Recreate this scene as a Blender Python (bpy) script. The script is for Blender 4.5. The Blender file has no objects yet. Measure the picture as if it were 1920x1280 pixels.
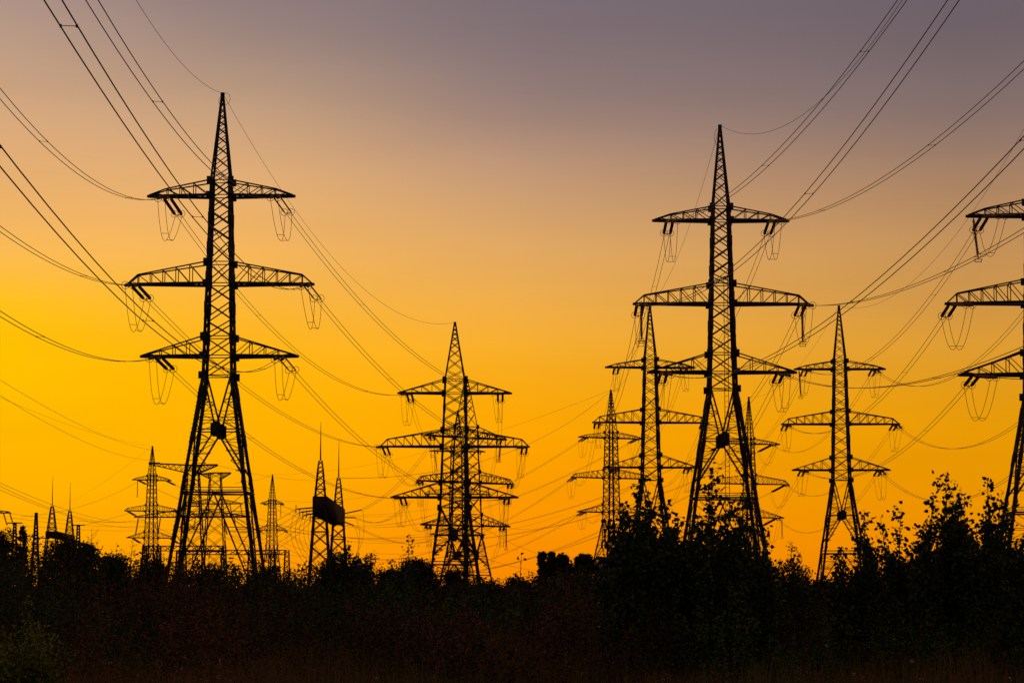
import bpy, math, random
import numpy as np
from mathutils import Vector, Matrix

S = bpy.context.scene
COL = S.collection
# ------------------------------------------------------------------ camera
F = 4533.0                       # focal length in pixels of a 1920 px wide picture
CZ = 2.2                         # eye height
TH = math.atan(460.0 / F)        # pitch: the horizon lies at y = 1100
cam = bpy.data.cameras.new('camera')
cam.lens = F / 1920 * 36
cam.sensor_width = 36
cam.clip_start = 0.5
cam.clip_end = 20000
co = bpy.data.objects.new('camera', cam)
COL.objects.link(co)
co.location = (0, 0, CZ)
co.rotation_euler = (math.pi / 2 + TH, 0, 0)
S.camera = co

def ray(px, py):
    u = px - 960.0
    v = 640.0 - py
    return Vector((u, F * math.cos(TH) - v * math.sin(TH), F * math.sin(TH) + v * math.cos(TH)))

def at(px, py, Y):
    r = ray(px, py)
    k = Y / r.y
    return Vector((r.x * k, Y, CZ + r.z * k))

def proj(p):
    d = Vector(p) - Vector((0, 0, CZ))
    z = d.y * math.cos(TH) + d.z * math.sin(TH)
    v = -d.y * math.sin(TH) + d.z * math.cos(TH)
    return 960 + F * d.x / z, 640 - F * v / z

# ------------------------------------------------------------------ sky
def lin(c):
    o = []
    for v in c:
        v = v / 255.0
        o.append(v / 12.92 if v <= 0.04045 else ((v + 0.055) / 1.055) ** 2.4)
    return (*o, 1.0)

W = bpy.data.worlds.new('World')
S.world = W
W.use_nodes = True
nt = W.node_tree
nt.nodes.clear()
N = nt.nodes.new
L = nt.links.new
tc = N('ShaderNodeTexCoord')
sep = N('ShaderNodeSeparateXYZ')
L(tc.outputs['Generated'], sep.inputs[0])

def math_node(op, a, b=None, clamp=False):
    n = N('ShaderNodeMath')
    n.operation = op
    n.use_clamp = clamp
    for i, v in enumerate((a, b)):
        if v is None:
            continue
        if isinstance(v, (int, float)):
            n.inputs[i].default_value = v
        else:
            L(v, n.inputs[i])
    return n.outputs[0]

def smooth(v, a, b):
    n = N('ShaderNodeMapRange')
    n.interpolation_type = 'SMOOTHSTEP'
    n.inputs['From Min'].default_value = a
    n.inputs['From Max'].default_value = b
    L(v, n.inputs['Value'])
    return n.outputs[0]

PMAX = 0.27
elev = math_node('DIVIDE', sep.outputs['Z'], PMAX, True)

def sky_ramp(x, stops):
    n = N('ShaderNodeValToRGB')
    cr = n.color_ramp
    cr.interpolation = 'B_SPLINE'
    pts = []
    for y, c in stops:
        d = ray(x, y).normalized()
        pts.append((max(0, min(1, d.z / PMAX)), lin(c)))
    pts.sort(key=lambda t: t[0])
    while len(cr.elements) < len(pts):
        cr.elements.new(0.5)
    for e, (p, c) in zip(cr.elements, pts):
        e.position = p
        e.color = c
    L(elev, n.inputs[0])
    return n.outputs[0]

sky_l = sky_ramp(0, [(-60, (168, 143, 136)), (40, (184, 153, 135)), (130, (198, 160, 130)), (220, (214, 167, 124)), (310, (230, 174, 114)), (390, (241, 180, 102)),
                     (450, (247, 184, 90)), (510, (252, 188, 60)), (570, (255, 192, 0)), (660, (255, 192, 0)), (780, (255, 187, 0)),
                     (900, (255, 180, 0)), (1000, (255, 170, 0)), (1100, (255, 155, 0))])
sky_c = sky_ramp(450, [(-60, (140, 121, 125)), (40, (150, 128, 124)), (130, (174, 145, 126)), (210, (196, 158, 126)), (300, (220, 171, 121)), (390, (236, 178, 108)),
                       (480, (246, 181, 88)), (570, (252, 182, 52)), (650, (255, 181, 8)), (760, (255, 180, 0)), (900, (255, 172, 0)),
                       (1000, (255, 162, 0)), (1100, (255, 150, 2))])
sky_m = sky_ramp(960, [(-60, (120, 108, 116)), (40, (126, 111, 117)), (120, (138, 118, 118)), (200, (152, 127, 120)), (290, (182, 144, 120)), (380, (208, 160, 114)),
                       (480, (230, 171, 97)), (580, (242, 174, 68)), (680, (249, 172, 26)), (780, (252, 167, 0)), (900, (254, 157, 0)),
                       (1000, (250, 145, 0)), (1100, (244, 133, 0))])
sky_r = sky_ramp(1800, [(-60, (104, 92, 102)), (60, (112, 98, 104)), (160, (124, 106, 106)), (250, (142, 117, 107)), (340, (172, 132, 101)), (430, (190, 142, 92)),
                        (530, (206, 150, 80)), (630, (218, 154, 54)), (730, (227, 154, 12)), (850, (232, 152, 0)), (950, (235, 147, 0)),
                        (1050, (240, 139, 0)), (1100, (240, 134, 0))])
az = math_node('DIVIDE', sep.outputs['X'], math_node('MAXIMUM', sep.outputs['Y'], 0.02))

def mixc(f, a, b):
    n = N('ShaderNodeMix')
    n.data_type = 'RGBA'
    for s, v in ((n.inputs[0], f), (n.inputs[6], a), (n.inputs[7], b)):
        if isinstance(v, tuple):
            s.default_value = v
        else:
            L(v, s)
    return n.outputs[2]

def lin_range(v, a, b):
    n = N('ShaderNodeMapRange')
    n.inputs['From Min'].default_value = a
    n.inputs['From Max'].default_value = b
    L(v, n.inputs['Value'])
    return n.outputs[0]

c = mixc(smooth(az, -0.24, -0.10), sky_l, sky_c)
c = mixc(smooth(az, -0.13, 0.02), c, sky_m)
c = mixc(lin_range(az, 0.0, 0.19), c, sky_r)
# away from the afterglow the dusk sky falls off to a dim grey blue
side = smooth(sep.outputs['Y'], 0.90, 0.30)
DUSK = (0.12, 0.088, 0.080, 1)
mp = N('ShaderNodeMapping')
mp.inputs['Scale'].default_value = (3.0, 3.0, 22.0)
mp.inputs['Rotation'].default_value = (0, math.radians(14), 0)
L(tc.outputs['Generated'], mp.inputs[0])
ns = N('ShaderNodeTexNoise')
ns.inputs['Scale'].default_value = 1.6
ns.inputs['Detail'].default_value = 3
L(mp.outputs[0], ns.inputs['Vector'])
amp = lin_range(ns.outputs[0], 0.3, 0.7)
gain = math_node('ADD', math_node('MULTIPLY', amp, 0.07), 0.965)
vm = N('ShaderNodeVectorMath')
vm.operation = 'SCALE'
L(c, vm.inputs[0])
L(gain, vm.inputs['Scale'])
c = vm.outputs[0]
c = mixc(side, c, DUSK)
high = smooth(sep.outputs['Z'], 0.27, 0.62)
c = mixc(high, c, DUSK)
below = smooth(sep.outputs['Z'], -0.01, -0.10)
c = mixc(below, c, (0.004, 0.003, 0.002, 1))
bg = N('ShaderNodeBackground')
L(c, bg.inputs[0])
bg.inputs[1].default_value = 1.0
ow = N('ShaderNodeOutputWorld')
L(bg.outputs[0], ow.inputs[0])

# the sun has just gone down beyond the left edge: only a last weak glow grazes the land
sl = bpy.data.lights.new('sun', 'SUN')
sl.energy = 0.05
sl.angle = math.radians(3)
sl.color = (1.0, 0.55, 0.2)
so = bpy.data.objects.new('sun', sl)
COL.objects.link(so)
so.rotation_euler = (math.radians(88), 0, math.radians(180 + 24))
S.view_settings.view_transform = 'Standard'
S.view_settings.look = 'None'
S.view_settings.exposure = 0
S.view_settings.gamma = 1
S.cycles.max_bounces = 4
S.cycles.diffuse_bounces = 2
S.cycles.glossy_bounces = 2

# ------------------------------------------------------------------ materials
def mat(name, c1, c2, scale, rough=0.6, metal=0.0, c3=None, spec=0.3, bump=0.0):
    m = bpy.data.materials.new(name)
    m.use_nodes = True
    t = m.node_tree
    b = t.nodes['Principled BSDF']
    b.inputs['Roughness'].default_value = rough
    b.inputs['Metallic'].default_value = metal
    b.inputs['Specular IOR Level'].default_value = spec
    g = t.nodes.new('ShaderNodeTexCoord')
    n = t.nodes.new('ShaderNodeTexNoise')
    n.inputs['Scale'].default_value = scale
    n.inputs['Detail'].default_value = 5
    t.links.new(g.outputs['Object'], n.inputs['Vector'])
    r = t.nodes.new('ShaderNodeValToRGB')
    r.color_ramp.elements[0].position = 0.35
    r.color_ramp.elements[0].color = (*c1, 1)
    r.color_ramp.elements[1].position = 0.65
    r.color_ramp.elements[1].color = (*c2, 1)
    if c3:
        e = r.color_ramp.elements.new(0.5)
        e.color = (*c3, 1)
    t.links.new(n.outputs[0], r.inputs[0])
    t.links.new(r.outputs[0], b.inputs['Base Color'])
    if bump:
        bp = t.nodes.new('ShaderNodeBump')
        bp.inputs['Strength'].default_value = bump
        t.links.new(n.outputs[0], bp.inputs['Height'])
        t.links.new(bp.outputs[0], b.inputs['Normal'])
    return m

M = {
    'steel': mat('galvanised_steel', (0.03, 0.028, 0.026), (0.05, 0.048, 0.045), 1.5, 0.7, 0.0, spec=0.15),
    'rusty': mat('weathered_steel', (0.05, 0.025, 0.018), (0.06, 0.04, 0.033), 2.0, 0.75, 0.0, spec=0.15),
    'wire': mat('aluminium_wire', (0.10, 0.10, 0.10), (0.15, 0.15, 0.15), 3.0, 0.6, 0.2, spec=0.2),
    'glaze': mat('brown_porcelain', (0.16, 0.035, 0.012), (0.22, 0.06, 0.02), 6.0, 0.35, 0.0, spec=0.5),
    'bark': mat('bark', (0.05, 0.04, 0.03), (0.10, 0.08, 0.06), 9.0, 0.9, spec=0.05, bump=0.4),
    'poplar': mat('poplar_leaf', (0.025, 0.045, 0.012), (0.06, 0.08, 0.022), 1.3, 0.55, spec=0.15),
    'willow': mat('willow_leaf', (0.03, 0.045, 0.014), (0.07, 0.08, 0.03), 1.0, 0.6, spec=0.1),
    'olive': mat('olive_shrub_leaf', (0.13, 0.16, 0.025), (0.28, 0.26, 0.05), 1.5, 0.6, spec=0.1),
    'far': mat('far_foliage', (0.03, 0.035, 0.015), (0.07, 0.05, 0.025), 0.5, 0.8, spec=0.05),
    'scrub': mat('scrub_leaf', (0.07, 0.12, 0.022), (0.18, 0.07, 0.025), 0.22, 0.7, c3=(0.035, 0.03, 0.012), spec=0.08),
    'weed': mat('dry_weed', (0.16, 0.15, 0.04), (0.36, 0.13, 0.05), 0.45, 0.8, c3=(0.16, 0.09, 0.035), spec=0.05),
    'fluff': mat('seed_fluff', (0.45, 0.40, 0.30), (0.65, 0.6, 0.5), 5.0, 0.9, spec=0.05),
    'soil': mat('soil', (0.035, 0.028, 0.018), (0.06, 0.05, 0.03), 0.2, 0.95, c3=(0.045, 0.045, 0.022), spec=0.02),
    'concrete': mat('concrete', (0.2, 0.19, 0.17), (0.28, 0.27, 0.25), 2.0, 0.9, spec=0.1),
}

# ------------------------------------------------------------------ mesh helpers
def tag(o, label=None, cat=None, group=None, kind=None):
    if label: o['label'] = label
    if cat: o['category'] = cat
    if group: o['group'] = group
    if kind: o['kind'] = kind
    return o

def empty(name, loc=(0, 0, 0), rz=0.0):
    o = bpy.data.objects.new(name, None)
    o.empty_display_size = 0.5
    o.location = loc
    o.rotation_euler = (0, 0, rz)
    COL.objects.link(o)
    return o

def np_mesh(name, V, faces_n, k, material, parent=None, smooth_=False):
    """V (n,3); faces_n: (m,k) int array of k-gons, or a list of such arrays."""
    me = bpy.data.meshes.new(name)
    if not isinstance(faces_n, list):
        faces_n = [faces_n]
    loops = np.concatenate([f.reshape(-1) for f in faces_n]).astype(np.int32)
    tot = np.concatenate([np.full(len(f), f.shape[1], np.int32) for f in faces_n])
    start = np.concatenate([[0], np.cumsum(tot)[:-1]]).astype(np.int32)
    me.vertices.add(len(V))
    me.vertices.foreach_set('co', np.asarray(V, np.float32).reshape(-1))
    me.loops.add(len(loops))
    me.loops.foreach_set('vertex_index', loops)
    me.polygons.add(len(tot))
    me.polygons.foreach_set('loop_start', start)
    me.polygons.foreach_set('loop_total', tot)
    me.update(calc_edges=True)
    me.validate()
    me.materials.append(M[material])
    o = bpy.data.objects.new(name, me)
    COL.objects.link(o)
    if parent is not None:
        o.parent = parent
    return o

class MB:
    """collects bars, plates, tubes and rings and links them as one mesh"""
    def __init__(self):
        self.V = []
        self.F = {}
        self.n = 0

    def add(self, verts, faces):
        for f in faces:
            self.F.setdefault(len(f), []).append([i + self.n for i in f])
        self.V.extend([tuple(v) for v in verts])
        self.n += len(verts)

    def frame(self, a, b):
        d = (b - a).normalized()
        up = Vector((0, 0, 1)) if abs(d.z) < 0.9 else Vector((0, 1, 0))
        x = d.cross(up).normalized()
        return d, x, x.cross(d).normalized()

    def bar(self, a, b, w, h=None):
        a, b = Vector(a), Vector(b)
        if (b - a).length < 1e-4:
            return
        h = h or w
        d, x, y = self.frame(a, b)
        vs = []
        for p in (a, b):
            for sx, sy in ((-1, -1), (1, -1), (1, 1), (-1, 1)):
                vs.append(p + x * (sx * w / 2) + y * (sy * h / 2))
        self.add(vs, [(3, 2, 1, 0), (4, 5, 6, 7), (0, 1, 5, 4), (1, 2, 6, 5), (2, 3, 7, 6), (3, 0, 4, 7)])

    def angle(self, a, b, w, sx, sy, t=0.14):
        """rolled steel angle, heel on the outer corner (sx, sy) of the tower"""
        a, b = Vector(a), Vector(b)
        k = t * w
        prof = [(0, 0), (-w, 0), (-w, -k), (-k, -k), (-k, -w), (0, -w)]
        vs = []
        for p in (a, b):
            for u, v in prof:
                vs.append(p + Vector((sx * u, sy * v, 0)))
        fs = [tuple(range(5, -1, -1)), tuple(range(6, 12))]
        for i in range(6):
            j = (i + 1) % 6
            fs.append((i, j, 6 + j, 6 + i))
        if sx * sy < 0:
            fs = [tuple(reversed(f)) for f in fs]
        self.add(vs, fs)

    def tube(self, pts, r, n=5, radii=None, caps=True):
        pts = [Vector(p) for p in pts]
        m = len(pts)
        vs = []
        x = None
        for i, p in enumerate(pts):
            d = (pts[min(i + 1, m - 1)] - pts[max(i - 1, 0)]).normalized()
            if x is None:
                up = Vector((0, 0, 1)) if abs(d.z) < 0.9 else Vector((0, 1, 0))
                x = d.cross(up).normalized()
            else:
                x = (x - d * x.dot(d)).normalized()
            y = d.cross(x)
            rr = radii[i] if radii else r
            for k in range(n):
                a = 2 * math.pi * k / n
                vs.append(p + x * (math.cos(a) * rr) + y * (math.sin(a) * rr))
        fs = []
        for i in range(m - 1):
            for k in range(n):
                q = (k + 1) % n
                fs.append((i * n + k, i * n + q, (i + 1) * n + q, (i + 1) * n + k))
        if caps:
            fs.append(tuple(range(n - 1, -1, -1)))
            fs.append(tuple((m - 1) * n + k for k in range(n)))
        self.add(vs, fs)

    def ring(self, c, axis, R, r, n=16, k=4):
        c = Vector(c)
        ax = Vector(axis).normalized()
        up = Vector((0, 0, 1)) if abs(ax.z) < 0.9 else Vector((0, 1, 0))
        x = ax.cross(up).normalized()
        y = ax.cross(x)
        vs = []
        for i in range(n):
            a = 2 * math.pi * i / n
            e = x * math.cos(a) + y * math.sin(a)
            for j in range(k):
                b = 2 * math.pi * j / k
                vs.append(c + e * (R + r * math.cos(b)) + ax * (r * math.sin(b)))
        fs = []
        for i in range(n):
            i2 = (i + 1) % n
            for j in range(k):
                j2 = (j + 1) % k
                fs.append((i * k + j, i * k + j2, i2 * k + j2, i2 * k + j))
        self.add(vs, fs)

    def box(self, c, sx, sy, sz):
        self.bar(Vector(c) - Vector((0, 0, sz / 2)), Vector(c) + Vector((0, 0, sz / 2)), sx, sy)

    def build(self, name, material, parent=None):
        if not self.n:
            return None
        V = np.array(self.V, np.float32)
        fs = [np.array(v, np.int32) for v in self.F.values()]
        return np_mesh(name, V, fs, 0, material, parent)

def lerp(a, b, t):
    return a + (b - a) * t

# ------------------------------------------------------------------ ground
def terrain_h(x, y):
    return (0.12 * np.sin(x * 0.13 + 1.0) * np.cos(y * 0.09) + 0.08 * np.sin(x * 0.31 + y * 0.23)) * np.clip((y - 10) / 40, 0, 1)

xs = np.concatenate([-np.geomspace(9000, 60, 26), np.linspace(-55, 55, 90), np.geomspace(60, 9000, 26)])
ys = np.concatenate([-np.geomspace(400, 10, 8), np.linspace(0, 260, 180), np.geomspace(264, 12000, 40)])
gx, gy = np.meshgrid(xs, ys)
gz = terrain_h(gx, gy) * (np.abs(gx) < 300) * (gy < 600)
GV = np.stack([gx, gy, gz], -1).reshape(-1, 3)
nx_, ny_ = len(xs), len(ys)
ii = np.arange(nx_ * ny_).reshape(ny_, nx_)
GF = np.stack([ii[:-1, :-1], ii[:-1, 1:], ii[1:, 1:], ii[1:, :-1]], -1).reshape(-1, 4)
tag(np_mesh('ground', GV, GF, 4, 'soil'), kind='structure')

# ------------------------------------------------------------------ pylons
def zz(py, D, px=960):
    return at(px, py, D).z

class Pylon:
    pass

def lerp_prof(prof, z):
    for (z0, w0), (z1, w1) in zip(prof, prof[1:]):
        if z0 >= z >= z1:
            return w0 + (w1 - w0) * (z0 - z) / (z0 - z1)
    return prof[0][1] if z > prof[0][0] else prof[-1][1]

CORN = [(1, 1), (-1, 1), (-1, -1), (1, -1)]

def face_pts(k, w, z):
    """the two corners of face k at height z"""
    a = CORN[k]
    b = CORN[(k + 1) % 4]
    return Vector((a[0] * w, a[1] * w, z)), Vector((b[0] * w, b[1] * w, z))

def lattice(mb, H, z0, z1, ratio, t, horiz=False, minp=0.5):
    z = z0
    while z > z1 + 1e-3:
        w = H(z)
        h = max(minp, ratio * 2 * w)
        zn = z - h
        if zn < z1 + 0.4 * h:
            zn = z1
        for k in range(4):
            a, b = face_pts(k, H(z) - 0.03, z)
            c_, d = face_pts(k, H(zn) - 0.03, zn)
            mb.bar(a, d, t)
            mb.bar(b, c_, t * 0.98)
            if horiz:
                mb.bar(c_, d, t * 0.9)
        z = zn
    return

def zigzag(mb, a0, a1, b0, b1, n, t, rungs=True):
    """secondary lattice between the line a0-a1 and the line b0-b1"""
    for i in range(n):
        u, v = i / n, (i + 1) / n
        pa, pb = lerp(a0, a1, u), lerp(b0, b1, v)
        if i % 2:
            pa, pb = lerp(b0, b1, u), lerp(a0, a1, v)
        mb.bar(pa, pb, t)
        if rungs and i:
            mb.bar(lerp(a0, a1, u), lerp(b0, b1, u), t * 0.9)

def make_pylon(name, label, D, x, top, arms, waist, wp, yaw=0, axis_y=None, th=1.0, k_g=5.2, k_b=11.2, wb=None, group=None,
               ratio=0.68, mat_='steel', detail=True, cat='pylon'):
    P = Pylon()
    ya = math.radians(yaw)
    X0 = at(x, axis_y or (arms[1][2] if len(arms) > 1 else arms[0][2]), D).x
    P.root = tag(empty(name, (X0, D, 0), ya), label, cat, group)
    P.D = D
    P.mw = Matrix.Translation((X0, D, 0)) @ Matrix.Rotation(ya, 4, 'Z')
    zt = zz(top, D)
    za = [(zz(a[1], D), zz(a[2], D)) for a in arms]
    zw = zz(waist, D)
    w1, w2 = wp
    wbase = wb or (w2 + 0.142 * zw)
    prof = [(zt, 0.14), (za[0][0], w1), (zw, w2), (-0.05, wbase)]
    H = lambda z: lerp_prof(prof, z)
    P.H = H
    # spire
    mb = MB()
    for sx, sy in CORN:
        mb.angle((sx * 0.14, sy * 0.14, zt), (sx * w1, sy * w1, za[0][0]), 0.19 * th, sx, sy)
    lattice(mb, H, zt - 0.25, za[0][0], 0.85, 0.075 * th, minp=0.6)
    mb.box((0, 0, zt - 0.12), 0.36, 0.36, 0.34)
    mb.build('spire', mat_, P.root)
    # body
    mb = MB()
    for sx, sy in CORN:
        mb.angle((sx * w1, sy * w1, za[0][0] + 0.1), (sx * w2, sy * w2, zw), 0.28 * th, sx, sy, 0.2)
        zj = za[0][1] - 2.2
        while zj > zw + 1 and detail:        # splice plates
            w = H(zj) + 0.035
            mb.angle((sx * w, sy * w, zj + 0.55), (sx * w, sy * w, zj - 0.55), 0.35 * th, sx, sy, 0.2)
            zj -= 2.9
    levels = [za[0][0]]
    for (zu, zl) in za:
        levels += [zu, zl]
    levels.append(zw)
    levels = sorted(set(levels), reverse=True)
    for u, v in zip(levels, levels[1:]):
        lattice(mb, H, u, v, ratio, 0.105 * th)
    for z in levels:
        for k in range(4):
            a, b = face_pts(k, H(z) - 0.02, z)
            mb.bar(a, b, 0.09 * th)
        for sx, sy in CORN:
            w = H(z)
            mb.bar((sx * (w - 0.28), sy * (w + 0.012), z), (sx * (w + 0.3), sy * (w + 0.012), z), 0.025, 0.72 * th)
    a, b = (Vector((-H(zw), -H(zw), zw)), Vector((H(zw), H(zw), zw)))
    mb.bar(a, b, 0.06)
    mb.build('body', mat_, P.root)
    # legs and their bracing
    zg, zb = zw - k_g, zw - k_b
    P.att = {}
    for sx, sy in CORN:
        m = MB()
        m.angle((sx * w2, sy * w2, zw), (sx * wbase, sy * wbase, -0.05), 0.33 * th, sx, sy, 0.22)
        if detail:
            z = zw - 1.0
            while z > 1:
                w = H(z) + 0.03
                w_ = H(z - 1.2) + 0.03
                m.angle((sx * w, sy * w, z), (sx * w_, sy * w_, z - 1.2), 0.39 * th, sx, sy, 0.2)
                z -= 4.4
            if sy < 0 and D < 260:           # step bolts
                z = zw - 0.5
                while z > 2:
                    w = H(z)
                    m.bar((sx * (w - 0.02), -w - 0.01, z), (sx * (w + 0.13), -w - 0.01, z), 0.03)
                    z -= 0.42
        lg = m.build('leg', mat_, P.root)
        f = MB()
        f.box((sx * wbase, sy * wbase, 0.05), 0.9, 0.9, 0.6)
        f.build('footing', 'concrete', lg)
    br = MB()
    for k in range(4):
        A, B = face_pts(k, w2 - 0.05, zw)
        GA, GB = face_pts(k, H(zg) - 0.04, zg)
        G = (GA + GB) / 2
        BA, BB = face_pts(k, H(zb) - 0.04, zb)
        BM = (BA + BB) / 2
        e = (GB - GA).normalized()
        br.bar(A + e * 0.15, G, 0.16 * th)
        br.bar(B - e * 0.15, G, 0.16 * th)
        up_ = Vector((0, 0, 1.3))
        LA, LB = face_pts(k, H(zb + 1.3) - 0.04, zb + 1.3)
        br.bar(G, LA, 0.15 * th)
        br.bar(G, LB, 0.15 * th)
        Q = lerp(G, A, 0.5)
        for (c0, c1) in ((A, GA), (B, GB)):      # level struts across the side panels
            for u_ in (0.45, 0.78):
                br.bar(lerp(c0, c1, u_), lerp(c0, G, u_), 0.07 * th)
        for (c0, c1) in ((GA, BA), (GB, BB)):
            for u_ in (0.35, 0.65):
                br.bar(lerp(c0, c1, u_), lerp(G, c1, u_), 0.065 * th)
        br.bar(GA, GB, 0.12 * th)
        br.bar(BA, BB, 0.17 * th)
        br.bar(BA + Vector((0, 0, 0.45)), BB + Vector((0, 0, 0.45)), 0.07 * th)
        n = 6 if detail else 3
        zigzag(br, A, GA, A, G, n, 0.055 * th)
        zigzag(br, B, GB, B, G, n, 0.055 * th)
        zigzag(br, GA, BA, G, BA, n, 0.06 * th)
        zigzag(br, GB, BB, G, BB, n, 0.06 * th)
        if zb > 2.5:
            FA, FB = face_pts(k, wbase - 0.05, 0.1)
            br.bar(BM, FA, 0.14 * th)
            br.bar(BM, FB, 0.14 * th)
            zigzag(br, BA, FA, BM, FA, n, 0.06 * th)
            zigzag(br, BB, FB, BM, FB, n, 0.06 * th)
            for c0, c1 in ((BA, FA), (BB, FB)):
                for u_ in (0.3, 0.6):
                    br.bar(lerp(c0, c1, u_), lerp(BM, c1, u_), 0.075 * th)
        if k % 2 == 0:
            br.bar(BA, lerp(*face_pts(2 if k == 0 else 0, H(zb) - 0.04, zb), 0.0), 0.06 * th)
    br.build('leg_bracing', mat_, P.root)
    for k in range(4):
        GA, GB = face_pts(k, H(zg), zg)
        G = (GA + GB) / 2
        e = (GB - GA).normalized()
        m = MB()
        m.bar(G - e * 0.48 * th, G + e * 0.48 * th, 0.05, 1.15 * th)
        m.bar(G - e * 0.28 * th + Vector((0, 0, 0.02)), G + e * 0.28 * th + Vector((0, 0, 0.02)), 0.06, 1.5 * th)
        m.build('gusset_plate', mat_, P.root)
    # crossarms
    P.arm = []
    for ai, ar in enumerate(arms):
        typ, yt, yb, half = ar[:4]
        xl = ar[4] if len(ar) > 4 else None
        zu, zl = za[ai]
        Lm = half * D / 4490.0 / math.cos(ya)
        hb, hu = H(zl), H(zu)
        m = MB()
        for s in (-1, 1):
            tipy = 0.22
            if typ == 'a':
                kink = [(hu, zu), (Lm - 0.28 * (Lm - hu), zl + 0.46 * (zu - zl)), (Lm, zl + 0.1)]
            elif typ == 'b':
                kink = [(hu, zu), (Lm - 0.95, zl + 0.44 * (zu - zl)), (Lm, zl + 0.08)]
            else:
                kink = [(hu, zu), (Lm, zl + 0.1)]
            def ztop(xx):
                for (x0, z0), (x1, z1) in zip(kink, kink[1:]):
                    if x0 - 1e-6 <= xx <= x1 + 1e-6:
                        return z0 + (z1 - z0) * (xx - x0) / (x1 - x0)
                return zl
            def yw(xx):
                return lerp(hb, tipy, (xx - hb) / (Lm - hb))
            n = max(4, int(round((Lm - hb) / (1.45 if detail else 1.7))))
            last = Lm - 0.95 if typ == 'b' else Lm - 0.5
            xs_ = [hb + (last - hb) * ((i / n) ** 0.9) for i in range(n + 1)]
            for sy in (-1, 1):
                m.bar((s * hb, sy * hb, zl), (s * Lm, sy * tipy, zl), 0.18 * th, 0.25 * th)
                for (x0, z0), (x1, z1) in zip(kink, kink[1:]):
                    m.bar((s * x0, sy * yw(x0), z0), (s * x1, sy * yw(x1) * 0.98, z1), 0.12 * th)
                for i, xx in enumerate(xs_):
                    if i:
                        m.bar((s * xx, sy * yw(xx), zl), (s * xx, sy * yw(xx), ztop(xx)), 0.08 * th)
                    if i < n:
                        xn = xs_[i + 1]
                        m.bar((s * xx, sy * yw(xx) * 0.99, zl), (s * xn, sy * yw(xn) * 0.99, ztop(xn)), 0.075 * th)
            for i, xx in enumerate(xs_):
                if i:
                    m.bar((s * xx, -yw(xx), zl), (s * xx, yw(xx), zl), 0.06 * th)
                    m.bar((s * xx, -yw(xx), ztop(xx)), (s * xx, yw(xx), ztop(xx)), 0.05 * th)
                if i < n:
                    xn = xs_[i + 1]
                    q = 1 if i % 2 else -1
                    m.bar((s * xx, q * yw(xx), zl - 0.02), (s * xn, -q * yw(xn), zl - 0.02), 0.055 * th)
            m.bar((s * (Lm - 0.35), 0, zl), (s * (Lm + 0.22), 0, zl), 0.4, 0.24 * th)
            # hanger plates of the strings
            ins = {'a': 1.6, 'b': 0.55, 'c': 1.5}[typ] * min(1.0, Lm / 6.5)
            P.arm.append(None)
            P.att[(ai, s)] = Vector((s * (Lm - ins), 0, zl - 0.12))
            m.bar((s * (Lm - ins - 0.45), 0, zl - 0.08), (s * (Lm - ins + 0.45), 0, zl - 0.08), 0.75, 0.14)
        m.build('crossarm', mat_, P.root)
    P.top = P.mw @ Vector((0, 0, zt))
    P.ends = {}
    P.th = th
    return P

def to_local(P, pts):
    inv = P.mw.inverted()
    return [inv @ Vector(p) for p in pts]

# --------------------------------------------- a hanging conductor between two points, a parabola in a vertical plane
class Span:
    def __init__(s, A, B, mid=None, sag=None):
        s.A, s.B = Vector(A), Vector(B)
        s.L = math.hypot(s.B.x - s.A.x, s.B.y - s.A.y)
        if mid is not None:
            r = ray(*mid)
            hx, hy = (s.B.x - s.A.x), (s.B.y - s.A.y)
            nrm = Vector((-hy, hx, 0))
            C = Vector((0, 0, CZ))
            k = nrm.dot(s.A - C) / nrm.dot(r)
            Q = C + r * k
            t = ((Q.x - s.A.x) * hx + (Q.y - s.A.y) * hy) / (s.L * s.L)
            zc = s.A.z + (s.B.z - s.A.z) * t
            s.sag = (zc - Q.z) / max(0.02, 4 * t * (1 - t))
            s.t = t
        else:
            s.sag = sag
            s.t = None
        s.side = Vector((-(s.B.y - s.A.y), s.B.x - s.A.x, 0)).normalized()

    def p(s, t):
        q = lerp(s.A, s.B, t)
        q.z -= 4 * s.sag * t * (1 - t)
        return q

    def tan(s, t):
        d = (s.B - s.A)
        d = Vector((d.x, d.y, d.z - 4 * s.sag * (1 - 2 * t)))
        return d.normalized()

def insulator(P, a, d, length, side, rings=True, lod=1, slim=False):
    """a string of cap-and-pin discs from a (world) along d; returns its far end"""
    e = a + d * length
    pts = to_local(P, [a, e])
    m = MB()
    n = int(length / 0.15)
    P_, R_ = [], []
    for i in range(n):
        for (u, r) in ((0.0, 0.075), (0.28, 0.165), (0.62, 0.16), (0.80, 0.08)):
            P_.append(lerp(pts[0], pts[1], 0.06 + 0.86 * (i + u) / n))
            R_.append(r * lod)
    if slim:
        R_ = [0.075 if r_ > 0.1 else 0.05 for r_ in R_]
    P_ = [pts[0]] + P_ + [pts[1]]
    R_ = [0.03] + R_ + [0.03]
    m.tube(P_, 0, 8, R_)
    o = m.build('insulator_string', 'glaze', P.root)
    if rings:
        m = MB()
        c_ = lerp(pts[0], pts[1], 0.93)
        m.ring(c_, pts[1] - pts[0], 0.36, 0.024)
        m.build('grading_ring', 'wire', o)
    return e

GAP = 0.26

def attach(P, key, towards, sag_dir, length, half=GAP, rings=True):
    pass

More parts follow.
